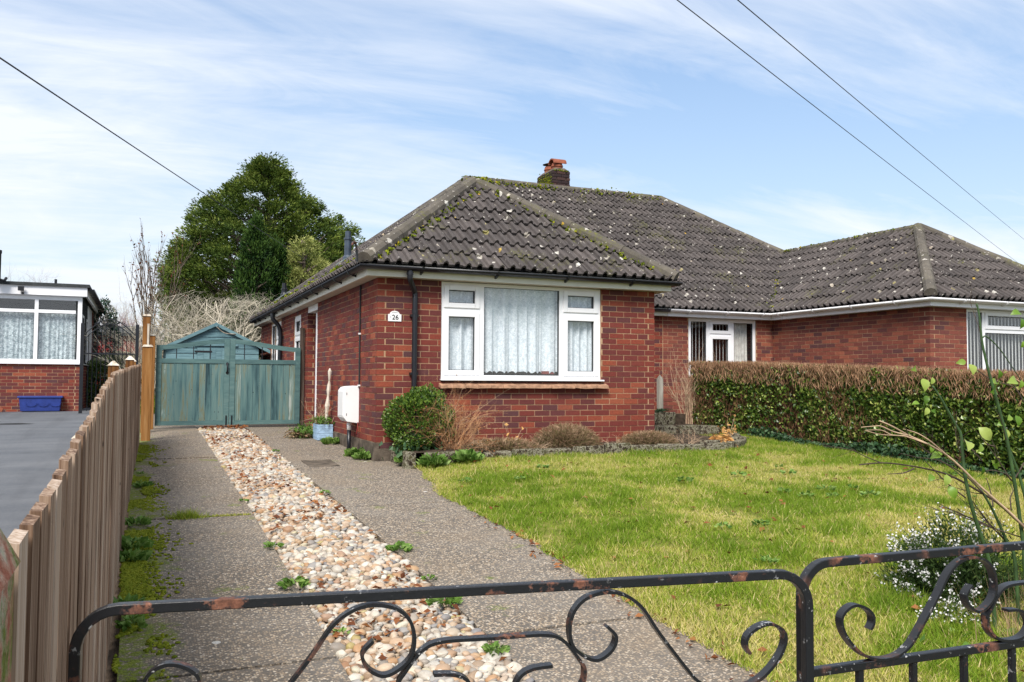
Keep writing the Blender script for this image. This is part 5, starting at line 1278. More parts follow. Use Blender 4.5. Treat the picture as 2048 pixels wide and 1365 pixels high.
for k in range(9):
    xx = 4.42 + k * .17; yy = float(edge_y(np.array(xx))); a = math.atan2(float(edge_y(np.array(xx + .05))) - yy, .05)
    stone(xx, yy - .03, .19 * (1 + abs(math.sin(a)) * .4), .15, -.15, .025 + rng.normal() * .01, a, bed); stone(xx - .03, yy + .10, .17, .12, -.10, .045 + rng.normal() * .01, a + .1, bed)
stp = thing('garden_step', 'low dark stone retaining step behind the flower bed', 'step', (5.0, 1.6, -.05))
for k in range(5): stone(4.3 + k * .36, 1.35 - k * .03, .35, .22, -.10, .135, -.06, stp)
for k in range(4): stone(4.5 + k * .38, 2.3, .36, .2, .0, .30, .02, stp)
MB().box(4.0, 6.15, 1.44, 3.86, -.1, .10).build('soil', 'soil', stp); MB().box(4.02, 6.1, 2.35, 3.84, .1, .27).build('soil', 'soil', stp)

def twig_bush(name, label, c, n, L, r, mat, depth=2, spread=.5, kids=4, up_=.08, cat='shrub', base=.05, bend=.4, spr=.7, group=None, squash=1.0):
    c = np3(c); S = []
    for k in range(n):
        a = rng.random() * 2 * math.pi; q = spread * math.sqrt(rng.random()); grow(c + np3((math.cos(a) * base * rng.random(), math.sin(a) * base * rng.random(), 0)), (math.cos(a) * q, math.sin(a) * q, 1), L * (.65 + .5 * rng.random()), r, depth, S, kids, bend, up_, .5, spr, 4, .35)
    S = np.array(S)
    V, F = segs(S); t = thing(name, label, cat, c, group); put_np('twigs', V, F, None, mat, t); return t, S
# round evergreen shrub
def ball_shrub(name, label, c, rad, n, mat, size=.028, wr=.36, cat='shrub', lump=.14, core_=True, thick=.3):
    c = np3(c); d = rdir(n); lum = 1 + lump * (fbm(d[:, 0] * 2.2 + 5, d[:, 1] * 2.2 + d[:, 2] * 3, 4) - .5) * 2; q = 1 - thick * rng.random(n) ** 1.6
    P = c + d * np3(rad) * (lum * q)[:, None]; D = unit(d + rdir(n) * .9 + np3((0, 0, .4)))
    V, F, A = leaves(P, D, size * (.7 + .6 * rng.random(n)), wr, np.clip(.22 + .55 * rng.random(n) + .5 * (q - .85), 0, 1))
    t = thing(name, label, cat, c - np3((0, 0, rad[2]))); put_np('foliage', V, F, A, mat, t)
    S = []
    for k in range(16): grow(c - np3((0, 0, rad[2] * .98)) + rng.normal(size=3) * np3((.03, .03, 0)), unit(rdir(1)[0] * .8 + np3((0, 0, 1))), rad[2] * 1.1, .008, 1, S, 3, .3)
    V, F = segs(S); put_np('stems', V, F, None, 'bark', t)
    return t
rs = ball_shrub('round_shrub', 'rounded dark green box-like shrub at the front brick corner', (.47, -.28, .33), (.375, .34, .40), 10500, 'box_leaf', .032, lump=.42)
n = 130; P_ = np3((.30, -.50, -.0)) + rng.normal(size=(n, 3)) * np3((.14, .08, .10)); V, F, A = leaves(P_, rdir(n), .055 + .03 * rng.random(n), .38, .55 + .45 * rng.random(n))
tag(put_np('ivy', V, F, A, 'ivy_leaf', None, (.3, -.5, -.12)), 'pale ivy leaves climbing out below the round shrub', 'ivy')
db, S = twig_bush('bare_bush', 'bare reddish-brown twiggy bush beside the round shrub', (.84, -.42, -.06), 80, .62, .0046, 'rust_twig', 3, 1.0, 3, -.01)
idx = rng.choice(len(S), 700); P_ = S[idx, 3:6]; V, F, A = leaves(P_, rdir(700), .014 + .016 * rng.random(700), .35); put_np('dead_leaves', V, F, A, 'dead_leaf', db)
_, S = twig_bush('bare_bush', 'tall sparse bare stems rising in front of the window sill', (.80, -.40, -.05), 3, .95, .004, 'tan_twig', 1, .25, 3, .02)
def heath(name, label, c, rad, n, mat, wr=.04, size=.055, cat='plant'):
    c = np3(c); d = rdir(n); d[:, 2] = np.abs(d[:, 2]); P = c + d * np3(rad) * (.45 + .55 * rng.random((n, 1))); D = unit(d * 1.2 + rng.normal(size=(n, 3)) * .6)
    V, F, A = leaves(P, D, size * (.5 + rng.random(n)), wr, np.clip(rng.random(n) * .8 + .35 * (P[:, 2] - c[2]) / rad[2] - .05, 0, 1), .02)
    t = thing(name, label, cat, c); put_np('sprigs', V, F, A, mat, t); return t
heath('dead_heather', 'large brown faded heather mound below the front window', (2.38, -.42, -.02), (.52, .28, .32), 13000, 'dead_heath')
heath('dead_heather', 'flatter reddish faded heather towards the right end of the front wall', (3.62, -.40, -.02), (.48, .26, .20), 9000, 'dead_heath')
heath('dead_heather', 'ragged brown ground plants between bare bush and heather mound', (1.45, -.50, -.03), (.56, .26, .16), 7000, 'dead_heath', .06, .06)
for (x, r, lb_) in ((1.05, .30, 'fallen tangle of thin dead stems right beside the bare reddish bush'), (1.9, .2, 'thin dead stems at the left foot of the large heather mound'), (3.05, .16, 'short dead stems between the two faded heathers'), (4.15, .22, 'dead stems at the end of the front wall by the orange fern')):
    t_, S = twig_bush('dead_plant', lb_, (x, -.52, -.02), 26, r * 1.0, .003, 'tan_twig', 2, 1.6, 3, -.12, 'plant', .12, .6, .9)
def leaf_plant(name, label, c, n, spread, size, mat, tone, cat='plant'):
    c = np3(c); t = thing(name, label, cat, c); S = []
    for k in range(n):
        p = c + np3((0, 0, spread[2] * 1.1)) + rng.normal(size=3) * np3(spread); S.append((*c, *p, .003, .002))
        V, F, A = leaves(p[None], rdir(1), size * (.7 + .6 * rng.random(1)), .35, np.array([tone + (1 - tone) * rng.random()])); put_np('leaf', V, F, A, mat, t)
    V, F = segs(S); put_np('stems', V, F, None, 'tan_twig', t); return t
leaf_plant('dry_flower', 'pale dry flower heads on thin stems in the bed', (1.62, -.45, -.0), 40, (.07, .05, .08), .05, 'dead_fern', .7)
fronds('dead_fern', 'collapsed orange-brown fern on the stone edging', (4.72, -.52, .05), 60, .30, 'dead_fern', 2.6, cat='fern', spread=1.6)
leaf_plant('yellowing_plant', 'small yellowing plant between stone edging and hedge', (5.35, .15, .0), 50, (.09, .06, .09), .06, 'dead_fern', .75)
fronds('fern', 'dark green fern at the foot of the grey post', (5.55, 2.4, .27), 26, .30, 'ivy_leaf', 1.4, cat='fern')
heath('straw_grass', 'tuft of straw and green grass by the corner of the front wall', (4.5, 1.7, .10), (.40, .25, .16), 1500, 'grass', .05, .10)
timber_post('wooden_post', 'slim grey weathered post with pointed top by the recessed wall', 5.69, 5.78, 2.55, .88, 'grey_wood', 'grey_wood', .08, False)
MB().quad8([(5.69, 2.55, .88), (5.78, 2.55, .88), (5.78, 2.63, .88), (5.69, 2.63, .88), (5.73, 2.585, .95), (5.74, 2.585, .95), (5.74, 2.595, .95), (5.73, 2.595, .95)]).build('point', 'grey_wood', bpy.data.objects['wooden_post'])

# ------------------------------------------------------------ hedge
hedge = thing('clipped_hedge', 'long clipped green hedge with bare brown top along the lawn', 'hedge', (6.6, -2, -.15))
HX0, HX1, HY0, HY1 = 6.22, 7.15, -8.8, 2.75
HT = lambda y: np.interp(y, [-9, -3.7, -2.4, -.2, 2.75], [.90, .965, 1.03, 1.11, 1.21])
ys = np.linspace(HY0 + .1, HY1 - .25, 40)
mb = MB(); 
for a, b_ in zip(ys[:-1], ys[1:]):
    za, zb_ = float(HT(a)) - .16, float(HT(b_)) - .16
    mb.quad8([(HX0 + .17, a, -.4), (HX1 - .15, a, -.4), (HX1 - .15, b_, -.4), (HX0 + .17, b_, -.4), (HX0 + .17, a, za), (HX1 - .15, a, za), (HX1 - .15, b_, zb_), (HX0 + .17, b_, zb_)])
mb.build('core', 'soil', hedge)
n = 66000; y = HY0 + (HY1 - .35 - HY0) * (rng.random(n) ** .80); zt = HT(y); zf = rng.random(n); hb = np.interp(y, [-9, -4, .6, 3], [-.45, -.16, -.10, .0]); z = hb + (zt - hb) * zf
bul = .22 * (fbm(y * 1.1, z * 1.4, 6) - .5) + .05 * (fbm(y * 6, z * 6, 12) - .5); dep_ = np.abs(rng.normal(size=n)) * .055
dens = fbm(y * 1.3 + 9, z * 1.9, 50); kk = (zf < .90 + .10 * (fbm(y * 2.5, y * 0, 61) - .5) + .085 * rng.normal(size=n)) & (rng.random(n) < np.clip((dens - .24) * 3.4, .16, 1) * np.clip(.45 + zf * 2.2, 0, 1))
y, z, bul, dep_, zf = y[kk], z[kk], bul[kk], dep_[kk], zf[kk]; n = len(y)
P_ = np.stack([HX0 - bul + dep_ + .03, y, z], 1); D = unit(np.stack([-.35 + rng.normal(size=n) * .5, rng.normal(size=n) * .8, .25 + rng.normal(size=n) * .7], 1)); Sd = unit(np.stack([-np.ones(n), rng.normal(size=n) * .7, .5 + rng.normal(size=n) * .6], 1))
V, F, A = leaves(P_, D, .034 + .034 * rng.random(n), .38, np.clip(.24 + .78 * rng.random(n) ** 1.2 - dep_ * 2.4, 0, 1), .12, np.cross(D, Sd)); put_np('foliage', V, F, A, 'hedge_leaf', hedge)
# bare twigs all through, thickest at the clipped top
n = 52000; y = HY0 + (HY1 - .3 - HY0) * (rng.random(n) ** .85); top = rng.random(n) < .60; zt = HT(y); x = np.where(top, HX0 + .0 + .95 * rng.random(n) ** 2.0, HX0 + .05 + .10 * rng.random(n)); z = np.where(top, zt - .30 * rng.random(n) ** 2.4 - .03 + .03 * (fbm(y * 1.4, y * 0, 71) - .5), -.2 + (zt + .05) * rng.random(n) * .85)
D = unit(np.stack([rng.normal(size=n) * .4 - .15, rng.normal(size=n) * .45, np.ones(n)], 1)); P_ = np.stack([x - .05 * (fbm(y * 1.6, z * 1.6, 6) - .5), y, z], 1)
V, F, A = leaves(P_, D, .07 + .07 * rng.random(n), .045, np.where(top, .25 + .75 * rng.random(n), .35 * rng.random(n)), .02); put_np('twigs', V, F, A, 'brown_hedge', hedge)
S = []
for k in range(34): grow((HX0 + .02 + .25 * rng.random(), HY1 - .42 * rng.random(), .0), (rng.normal() * .10, .05 + rng.normal() * .12, 1), .75 + .35 * rng.random(), .009, 2, S, 4, .22, .1, .42, .6)
V, F = segs(S); put_np('stems', V, F, None, 'tan_twig', hedge)
n = 2600; y = -4.5 + 5.2 * rng.random(n); x = 6.12 + .16 * rng.random(n) + .03 * np.sin(y * 4); z = LAWN(x, y) + .10 * rng.random(n) ** 1.5 * (1 + .6 * np.sin(y * 2.3)); V, F, A = leaves(np.stack([x, y, z], 1), rdir(n) + np3((-.3, 0, .3)), .04 + .03 * rng.random(n), .38)
tag(put_np('ivy', V, F, A, 'ivy_leaf', None, (6.15, -2, -.2), 'stuff'), 'dark blue-green ivy creeping along the hedge foot', 'ivy')

# ------------------------------------------------------------ wrought iron front gates
SCR = [(.178, .298), (.187, .313), (.182, .333), (.158, .349), (.131, .353), (.106, .34), (.099, .321), (.11, .292), (.134, .264), (.165, .242), (.206, .230), (.249, .232), (.282, .246), (.308, .27), (.372, .35), (.407, .4), (.44, .425), (.477, .434), (.519, .426), (.545, .403), (.554, .371), (.548, .338), (.524, .316), (.497, .308), (.47, .324), (.461, .349), (.48, .37)]
HRT = [(.705, .3615), (.672, .362), (.602, .361), (.568, .347), (.538, .311), (.527, .292), (.532, .264), (.56, .240), (.598, .232), (.637, .236), (.663, .258), (.654, .287), (.629, .3), (.591, .303)]
def iron_gate(label, P0, P1, width, mid, mirror, shift=.01):
    P0, P1 = np3((*P0, 0)), np3((*P1, 0)); d = unit(P1 - P0); nrm = np3((-d[1], d[0], 0)); t = thing('iron_gate', label, 'gate', tuple(P0 + d * width / 2 + np3((0, 0, -.6))))
    Q = lambda s, z: P0 + d * s + np3((0, 0, z))
    fr_ = [Q(.0, -.52), Q(.0, .385)] + [Q(.065 - .065 * math.cos(a), .385 + .065 * math.sin(a)) for a in np.linspace(.15, 1.57, 7)] + [Q(width - .065 + .065 * math.sin(a), .385 + .065 * math.cos(a)) for a in np.linspace(0, 1.42, 7)] + [Q(width, .385), Q(width, -.52)]
    MB().strap(fr_, .018, .020, nrm).build('frame', 'iron', t, bevel=.002)
    for z in (.222, -.50): MB().strap([Q(.0105, z), Q(width - .0105, z)], .018, .018, nrm).build('rail', 'iron', t, bevel=.002)
    k = int(width / .138)
    for i in range(1, k): MB().strap([Q(width * i / k, .2125), Q(width * i / k, -.4905)], .013, .013, nrm).build('bar', 'iron', t)
    a = [Q(s + shift, z) for s, z in SCR]; MB().strap(spline(a, 5), .006, .020, nrm).build('scroll', 'iron', t); a = [Q(mirror - s, z) for s, z in SCR]; MB().strap(spline(a, 5), .006, .020, nrm).build('scroll', 'iron', t)
    c = mid; a = [Q(s + shift - .001, z) for s, z in HRT]; MB().strap(spline(a, 5), .006, .020, nrm).build('scroll', 'iron', t); a = [Q(2 * c - s - shift + .001, z) for s, z in HRT]; MB().strap(spline(a, 5), .006, .020, nrm).build('scroll', 'iron', t)
    return t
iron_gate('black rusting scrolled iron gate across the concrete drive', (-2.746, -8.816), (-1.38, -9.04), 1.366, .712, 1.412)
iron_gate('black rusting scrolled iron gate with bars in front of the lawn', (-1.353, -8.971), (.02, -9.02), 1.37, .705, 1.41, .0)

# ------------------------------------------------------------ foreground climbing plant, heather, dry grass
YS = -7.3
cane = thing('leafy_canes', 'long green canes with sparse bright leaves leaning over the lawn edge', 'plant', (1.55, YS, -.5))
CANES = {'thickA': [(1.545, -7.331, -0.068), (1.539, -7.326, 0.053), (1.499, -7.321, 0.316), (1.457, -7.316, 0.533), (1.414, -7.311, 0.684), (1.358, -7.306, 0.853), (1.327, -7.301, 0.965), (1.309, -7.296, 1.059), (1.299, -7.291, 1.191), (1.287, -7.286, 1.248)], 'thickA2': [(1.664, -7.295, 0.001), (1.634, -7.285, 0.202), (1.59, -7.275, 0.365), (1.544, -7.265, 0.48), (1.532, -7.255, 0.537)], 'thickC': [(1.32, -7.316, -0.128), (1.278, -7.311, 0.021), (1.21, -7.306, 0.198), (1.169, -7.301, 0.355), (1.158, -7.296, 0.474), (1.154, -7.291, 0.575), (1.129, -7.286, 0.621), (1.073, -7.281, 0.704), (1.03, -7.276, 0.768), (0.986, -7.271, 0.823)], 'thickF': [(1.532, -7.288, -0.085), (1.497, -7.275, 0.009), (1.409, -7.263, 0.182), (1.334, -7.25, 0.296)], 'B': [(1.331, -7.285, 1.074), (1.368, -7.277, 1.08), (1.466, -7.268, 1.026), (1.571, -7.26, 0.931), (1.676, -7.252, 0.825), (1.77, -7.243, 0.698)], 'D': [(1.586, -7.352, 0.054), (1.524, -7.348, 0.104), (1.426, -7.343, 0.183), (1.327, -7.339, 0.252), (1.205, -7.334, 0.339), (1.11, -7.329, 0.415), (1.016, -7.325, 0.48), (0.898, -7.32, 0.537), (0.771, -7.316, 0.584), (0.67, -7.311, 0.629), (0.594, -7.307, 0.656)], 'D1': [(0.725, -7.358, 0.587), (0.642, -7.348, 0.605), (0.572, -7.338, 0.632), (0.536, -7.328, 0.632), (0.467, -7.318, 0.628)], 'D2': [(0.833, -7.26, 0.577), (0.738, -7.247, 0.582), (0.679, -7.235, 0.606), (0.586, -7.222, 0.606)], 'D3': [(0.889, -7.329, 0.538), (0.768, -7.319, 0.575), (0.719, -7.309, 0.583), (0.612, -7.299, 0.59), (0.53, -7.289, 0.608)], 'D4': [(1.007, -7.332, 0.481), (0.924, -7.319, 0.545), (0.842, -7.307, 0.591), (0.759, -7.294, 0.614)], 'E': [(1.726, -7.241, 0.065), (1.636, -7.235, 0.108), (1.507, -7.229, 0.201), (1.393, -7.224, 0.262), (1.19, -7.218, 0.355), (1.043, -7.213, 0.397), (0.85, -7.207, 0.43), (0.711, -7.202, 0.443), (0.574, -7.196, 0.438)], 'E1': [(0.818, -7.304, 0.422), (0.763, -7.287, 0.4), (0.681, -7.27, 0.397)], 'E2': [(1.348, -7.26, 0.269), (1.231, -7.25, 0.366), (1.064, -7.24, 0.445), (0.925, -7.23, 0.466), (0.82, -7.22, 0.488)], 'E3': [(1.164, -7.303, 0.264), (1.053, -7.29, 0.34), (0.981, -7.278, 0.405), (0.934, -7.265, 0.451)], 'G': [(1.621, -7.283, 0.422), (1.549, -7.273, 0.333), (1.509, -7.263, 0.366), (1.427, -7.253, 0.387), (1.385, -7.243, 0.383)], 'H': [(1.441, -7.342, 0.191), (1.452, -7.329, 0.254), (1.49, -7.317, 0.288), (1.474, -7.304, 0.33)], 'I': [(1.383, -7.284, 0.205), (1.392, -7.267, 0.268), (1.382, -7.25, 0.351)], 'J': [(1.522, -7.256, 0.004), (1.418, -7.243, 0.094), (1.275, -7.231, 0.147), (1.071, -7.218, 0.23)], 'K': [(1.59, -7.297, 0.035), (1.392, -7.285, 0.093), (1.198, -7.272, 0.157), (1.086, -7.26, 0.198)], 'L': [(1.41, -7.271, 0.853), (1.411, -7.254, 0.863), (1.345, -7.238, 0.905)], 'M': [(1.635, -7.279, 0.738), (1.586, -7.267, 0.815), (1.506, -7.254, 0.839), (1.468, -7.242, 0.853)], 'N': [(1.317, -7.352, 0.52), (1.273, -7.336, 0.538), (1.256, -7.319, 0.593)], 'Ob': [(1.328, -7.269, 0.439), (1.284, -7.252, 0.495), (1.226, -7.236, 0.556)]}
LEAVES = [(0.848, -7.291, 0.909, 0.06, 200), (0.881, -7.32, 0.832, 0.08, 260), (0.902, -7.347, 0.852, 0.045, 60), (0.952, -7.263, 0.755, 0.056, 250), (0.835, -7.303, 0.74, 0.045, 190), (0.938, -7.278, 0.698, 0.051, 240), (1.008, -7.262, 0.697, 0.046, 170), (1.181, -7.279, 0.945, 0.058, 190), (1.287, -7.258, 0.914, 0.075, 260), (1.418, -7.311, 0.882, 0.065, 110), (1.429, -7.27, 0.848, 0.065, 180), (1.391, -7.306, 0.806, 0.103, 200), (1.594, -7.256, 0.854, 0.09, 190), (1.643, -7.262, 0.833, 0.056, 250), (1.15, -7.34, 0.537, 0.099, 225), (1.283, -7.336, 0.58, 0.106, 315), (1.249, -7.328, 0.517, 0.079, 230), (1.627, -7.253, 0.641, 0.073, 270), (1.432, -7.306, 0.632, 0.065, 190), (1.486, -7.287, 0.573, 0.077, 260), (1.477, -7.32, 0.665, 0.055, 30), (1.288, -7.299, 0.383, 0.08, 270), (1.029, -7.311, 0.357, 0.072, 250), (1.063, -7.315, 0.295, 0.083, 290), (0.946, -7.291, 0.372, 0.061, 215), (0.98, -7.292, 0.481, 0.071, 200), (0.987, -7.26, 0.508, 0.046, 250), (1.591, -7.282, 1.214, 0.078, 190), (1.668, -7.257, 1.157, 0.068, 260), (1.659, -7.264, 1.044, 0.045, 260), (1.469, -7.251, 0.414, 0.088, 185), (1.015, -7.283, 0.488, 0.041, 200)]
for k, P_ in CANES.items():
    th = k.startswith('thick'); P_ = list(P_)
    if th and P_[0][2] > -.5: P_ = [(P_[0][0] + .03, P_[0][1], -.55)] + P_
    sp_ = spline(P_, 4); m_ = len(sp_); r0 = .0115 if th else (.0075 if k in 'DE' else .0040)
    MB().tube(sp_, [r0 * (1 - .6 * i / m_) for i in range(m_)], 6).build('cane' if th else 'twig', 'green_stem' if th or k == 'B' else ('tan_twig' if k.startswith('D') else 'dark_stem'), cane, smooth=True)
for (x, y, z, l, an) in LEAVES:
    a = R(an); c = np3((x, y, z)); d = unit(np3((math.cos(YAW) * math.cos(a), rng.normal() * .35, -math.sin(a) * -1 * 1.0)))
    nn = unit(np3((.2 * rng.normal() - .2, -1, .35 + .4 * rng.normal()))); s = unit(np.cross(d, nn)); nn = np.cross(s, d); mb = MB(); l = l * .88; prof = [(-.5, 0), (-.32, .24), (-.1, .33), (.15, .26), (.36, .11), (.5, 0)]
    i0 = 0; cv = lambda t: nn * (-.22 * l * (t * 2) ** 2)
    top = [c + d * t * l + cv(t) for t, w_ in prof]; lft = [c + d * t * l + s * w_ * l + nn * w_ * l * .22 + cv(t) for t, w_ in prof[1:-1]]; rgt = [c + d * t * l - s * w_ * l + nn * w_ * l * .22 + cv(t) for t, w_ in prof[1:-1]]
    mb.v = top + lft + rgt; n6 = 6
    for side, o0 in ((1, 6), (0, 10)):
        q = [(0, 1, o0)] + [(k, k + 1, o0 + k, o0 + k - 1) for k in range(1, 4)] + [(4, 5, o0 + 3)]
        mb.f += [t if side else tuple(reversed(t)) for t in q]
    o = mb.build('leaf', 'bright_leaf', cane, smooth=True); at = o.data.attributes.new('rnd', 'FLOAT', 'POINT'); at.data.foreach_set('value', np.full(len(o.data.vertices), rng.random(), np.float32))
for k in ('D', 'E', 'thickC', 'thickF', 'thickA', 'J', 'K'):
    P_ = CANES[k]
    for j in range(3):
        S = []; i = int(rng.integers(1, len(P_) - 1)); p = np3(P_[i]); dd_ = unit(np3(P_[i + 1]) - np3(P_[i - 1])); grow(p, dd_ + rdir(1)[0] * .5, .16 + .2 * rng.random(), .0026, 1, S, 3, .25, .0, .5, .6)
        V, F = segs(S, 4); put_np('twig', V, F, None, 'dark_stem', cane)
# heather with white flowers
hc = np3((1.78, -6.75, -.50)); ht = thing('white_heather', 'dark heather bush tipped with white flowers behind the iron gate', 'shrub', hc)
n = 520; d = rdir(n); d[:, 2] = np.abs(d[:, 2]) * .9 + .1; d = unit(d); tip = hc + d * np3((.50, .42, .56)) * (.80 + .25 * rng.random((n, 1))) + np3((0, 0, .03)); root = hc + d * np3((.10, .10, .04)); Vs = []; Vf = []
for k in range(n):
    m_ = 34; t = .35 + .65 * rng.random(m_); P_ = root[k] + (tip[k] - root[k]) * t[:, None] + rng.normal(size=(m_, 3)) * .014; ax = unit(tip[k] - root[k]); Vs.append(leaves(P_, ax + rng.normal(size=(m_, 3)) * .7, .022 + .016 * rng.random(m_), .14, np.clip(t * .6 + .4 * rng.random(m_) - .1, 0, 1), .02))
    if (d[k, 0] < -.25 or d[k, 2] > .80) and rng.random() < .42:
        m_ = 11; t = .84 + .24 * rng.random(m_); P_ = root[k] + (tip[k] - root[k]) * t[:, None] + rng.normal(size=(m_, 3)) * .008; Vf.append(leaves(P_, rdir(m_), .011 + .006 * rng.random(m_), .45, rng.random(m_), .1))
V, F, A = cat_np(*Vs); put_np('foliage', V, F, A, 'heather_leaf', ht); V, F, A = cat_np(*Vf); put_np('flowers', V, F, A, 'heather_flower', ht, None, 'stuff')
hc = np3((1.30, -7.10, -.53)); ht = thing('white_heather', 'smaller heather tuft with white flowers beside the bigger bush', 'shrub', hc)
n = 120; d = rdir(n); d[:, 2] = np.abs(d[:, 2]) + .2; d = unit(d); tip = hc + d * np3((.22, .2, .24)); Vs = []; Vf = []
for k in range(n):
    m_ = 18; t = .3 + .7 * rng.random(m_); P_ = hc + (tip[k] - hc) * t[:, None] + rng.normal(size=(m_, 3)) * .01; Vs.append(leaves(P_, unit(tip[k] - hc) + rng.normal(size=(m_, 3)) * .7, .02 + .015 * rng.random(m_), .14, rng.random(m_), .02)); m_ = 3; t = .88 + .14 * rng.random(m_); P_ = hc + (tip[k] - hc) * t[:, None] + rng.normal(size=(m_, 3)) * .008; Vf.append(leaves(P_, rdir(m_), .011 + .006 * rng.random(m_), .45, rng.random(m_), .1))
V, F, A = cat_np(*Vs); put_np('foliage', V, F, A, 'heather_leaf', ht); V, F, A = cat_np(*Vf); put_np('flowers', V, F, A, 'heather_flower', ht, None, 'stuff')
dg = thing('dry_grass', 'clump of dry brown stalks behind the scrolled iron gate', 'plant', (1.75, -7.45, -.55)); n = 900
P_ = np.stack([1.75 + .24 * rng.normal(size=n), -7.45 + .14 * rng.normal(size=n), np.full(n, -.55)], 1); V, F, A = blades(P_, unit(np.stack([rng.normal(size=n) * .35, rng.normal(size=n) * .35, np.ones(n)], 1)), .16 + .34 * rng.random(n), .0022 + .001 * rng.random(n), rng.random(n)); put_np('stalks', V, F, A, 'dead_heath', dg)
n = 300; P_ = np.stack([1.6 + .25 * rng.normal(size=n), -7.4 + .15 * rng.normal(size=n), -.52 + .12 * rng.random(n)], 1); V, F, A = leaves(P_, rdir(n), .04 + .04 * rng.random(n), .35); put_np('leaves', V, F, A, 'weed_leaf', dg)

# ------------------------------------------------------------ neighbour's plot on the left
NY, NX = 11.9, -3.93
sheet('neighbour_driveway', np.array([-14, -9, -6, -4, -2.86]), np.unique(np.concatenate([np.linspace(-9.4, 5, 30), np.array([8, 11.95, 20])])), lambda x, y: G(y) + .03 + np.interp(y, [-9, 0, 11.9], [0, .02, .05]) + .004 * (x + 2.86), 'asphalt')
MB().prism([(-4.55 + .30 * math.cos(a), 6.3 + .30 * math.sin(a), .052) for a in np.linspace(0, 2 * math.pi, 20, False)], (0, 0, .008)).build('drain_cover', 'ink', None, None); o = bpy.data.objects['drain_cover']; tag(o, 'dark round drain cover in the neighbouring asphalt', 'drain')
ext = thing('flat_roofed_sunroom', 'neighbouring flat-roofed sunroom of brick and white windows beyond the asphalt', 'building', (-5.5, 14, .08))
Fn = frame((0, NY, 0), (1, 0, 0), (0, -1, 0)); Fs = frame((NX, NY, 0), (0, 1, 0), (1, 0, 0))
mb = MB(); core(mb, Fn, -9.0, NX - .009, .0, 1.16); core(mb, Fs, .013, 7.9, .0, 1.16); core(mb, Fs, 4.6, 7.9, 1.16, 2.72); core(mb, frame((0, 19.9, 0), (1, 0, 0), (0, 1, 0)), -9, NX - .02, 0, 2.7); mb.build('wall', 'mortar', ext)
B = bricks_of(Fn, -9.0, NX, .05, 15, (), 0, False, True, lambda c: c[0] > -6) + bricks_of(Fs, 0, 7.9, .05, 15, (), 1, True, False, lambda c: c[1] < 16.5) + bricks_of(Fs, 4.6, 7.9, 1.175, 20, (), 0, False, False, lambda c: False)
lay_bricks(ext, B, 'brick')
cl = []; x = -8.95
for k in range(6):
    a = -4.06 - .76 - k * .84; cl.append((a, a + .76, 1.225, 2.31, False)); cl.append((a, a + .76, 2.385, 2.63, False))
wE = window(ext, Fn, -9.0, NX, 1.165, 2.70, cl, outer=.09, d=-.01, label='long white sunroom window with lace curtains', room=2.2); curtain(wE, Fn, -8.95, -4.0, 1.22, 2.33, -.16, 'lace_curtain', .02, .10)
cl = []
for k in range(5):
    a = .12 + k * .88; cl.append((a, a + .80, 1.225, 2.31, k % 2 == 0)); cl.append((a, a + .80, 2.385, 2.63, False))
wS = window(ext, Fs, .02, 4.55, 1.165, 2.70, cl, outer=.075, d=-.01, room=.05)
MB().fbox(Fn, -9.0, NX + .05, -.02, .06, 1.145, 1.164).build('sill_board', 'upvc', ext); MB().fbox(Fs, .0, 4.6, -.02, .05, 1.146, 1.163).build('sill_board', 'upvc', ext)
MB().box(-9.1, NX + .10, NY - .10, NY - .06, 2.71, 2.915).build('fascia', 'upvc', ext); MB().box(NX + .06, NX + .10, NY - .055, 19.9, 2.71, 2.90).build('fascia', 'upvc', ext)
MB().box(-9.1, NX + .055, NY - .055, NY + .05, 2.70, 2.75).build('soffit', 'upvc', ext)
MB().box(-9.15, NX + .15, NY - .15, 20, 2.917, 2.985).build('roof', 'felt', ext)
for k in range(12): MB().box(NX + .10, NX + .24, NY + .1 + k * .62, NY + .66 + k * .62, 2.86, 2.90).build('gutter', 'black_plastic', ext)
fl = MB().tube([(-5.66, NY - .35, 3.0), (-5.66, NY - .35, 3.02), (-5.66, NY - .35, 3.56), (-5.66, NY - .35, 3.57), (-5.66, NY - .35, 3.64)], [.075, .12, .12, .13, .13], 12).build('flue', 'black_plastic', ext)
MB().tube(spline([(-5.66, NY - .30, 3.05), (-5.5, NY - .28, 2.98), (-5.45, NY - .2, 3.05)], 4), .03, 6).build('cable', 'black_plastic', ext)
lm = MB().box(-5.22, -5.10, NY - .22, NY - .16, 2.78, 2.88).build('security_light', 'black_plastic', ext, bevel=.005); MB().tube([(-5.13, NY - .22, 2.77), (-5.13, NY - .15, 2.73), (-5.13, NY - .10, 2.74)], .03, 8).build('sensor', 'black_plastic', lm)
MB().tube([(-4.62, 13.5, 2.985), (-4.62, 13.5, 3.25)], .03, 8).build('vent_pipe', 'black_plastic', ext)
bp_ = thing('window_box', 'royal blue plastic trough planter against the sunroom wall', 'planter', (-4.7, NY - .12, .08))
MB().quad8([(-5.10, NY - .20, .085), (-4.32, NY - .20, .085), (-4.32, NY - .03, .085), (-5.10, NY - .03, .085), (-5.13, NY - .23, .38), (-4.29, NY - .23, .38), (-4.29, NY - .02, .38), (-5.13, NY - .02, .38)]).build('trough', 'blue_plastic', bp_, bevel=.008)
MB().box(-5.16, -4.26, NY - .25, NY - .01, .381, .425).build('rim', 'blue_plastic', bp_, bevel=.008)
for k in range(3): MB().tube([(-5.0 + k * .24 + .11 - .11 * math.cos(a), NY - .235 + .02 * (1 - abs(math.cos(a))), .27 - .08 * math.sin(a)) for a in np.linspace(0, math.pi, 8)], .006, 5).build('swag', 'blue_plastic', bp_)
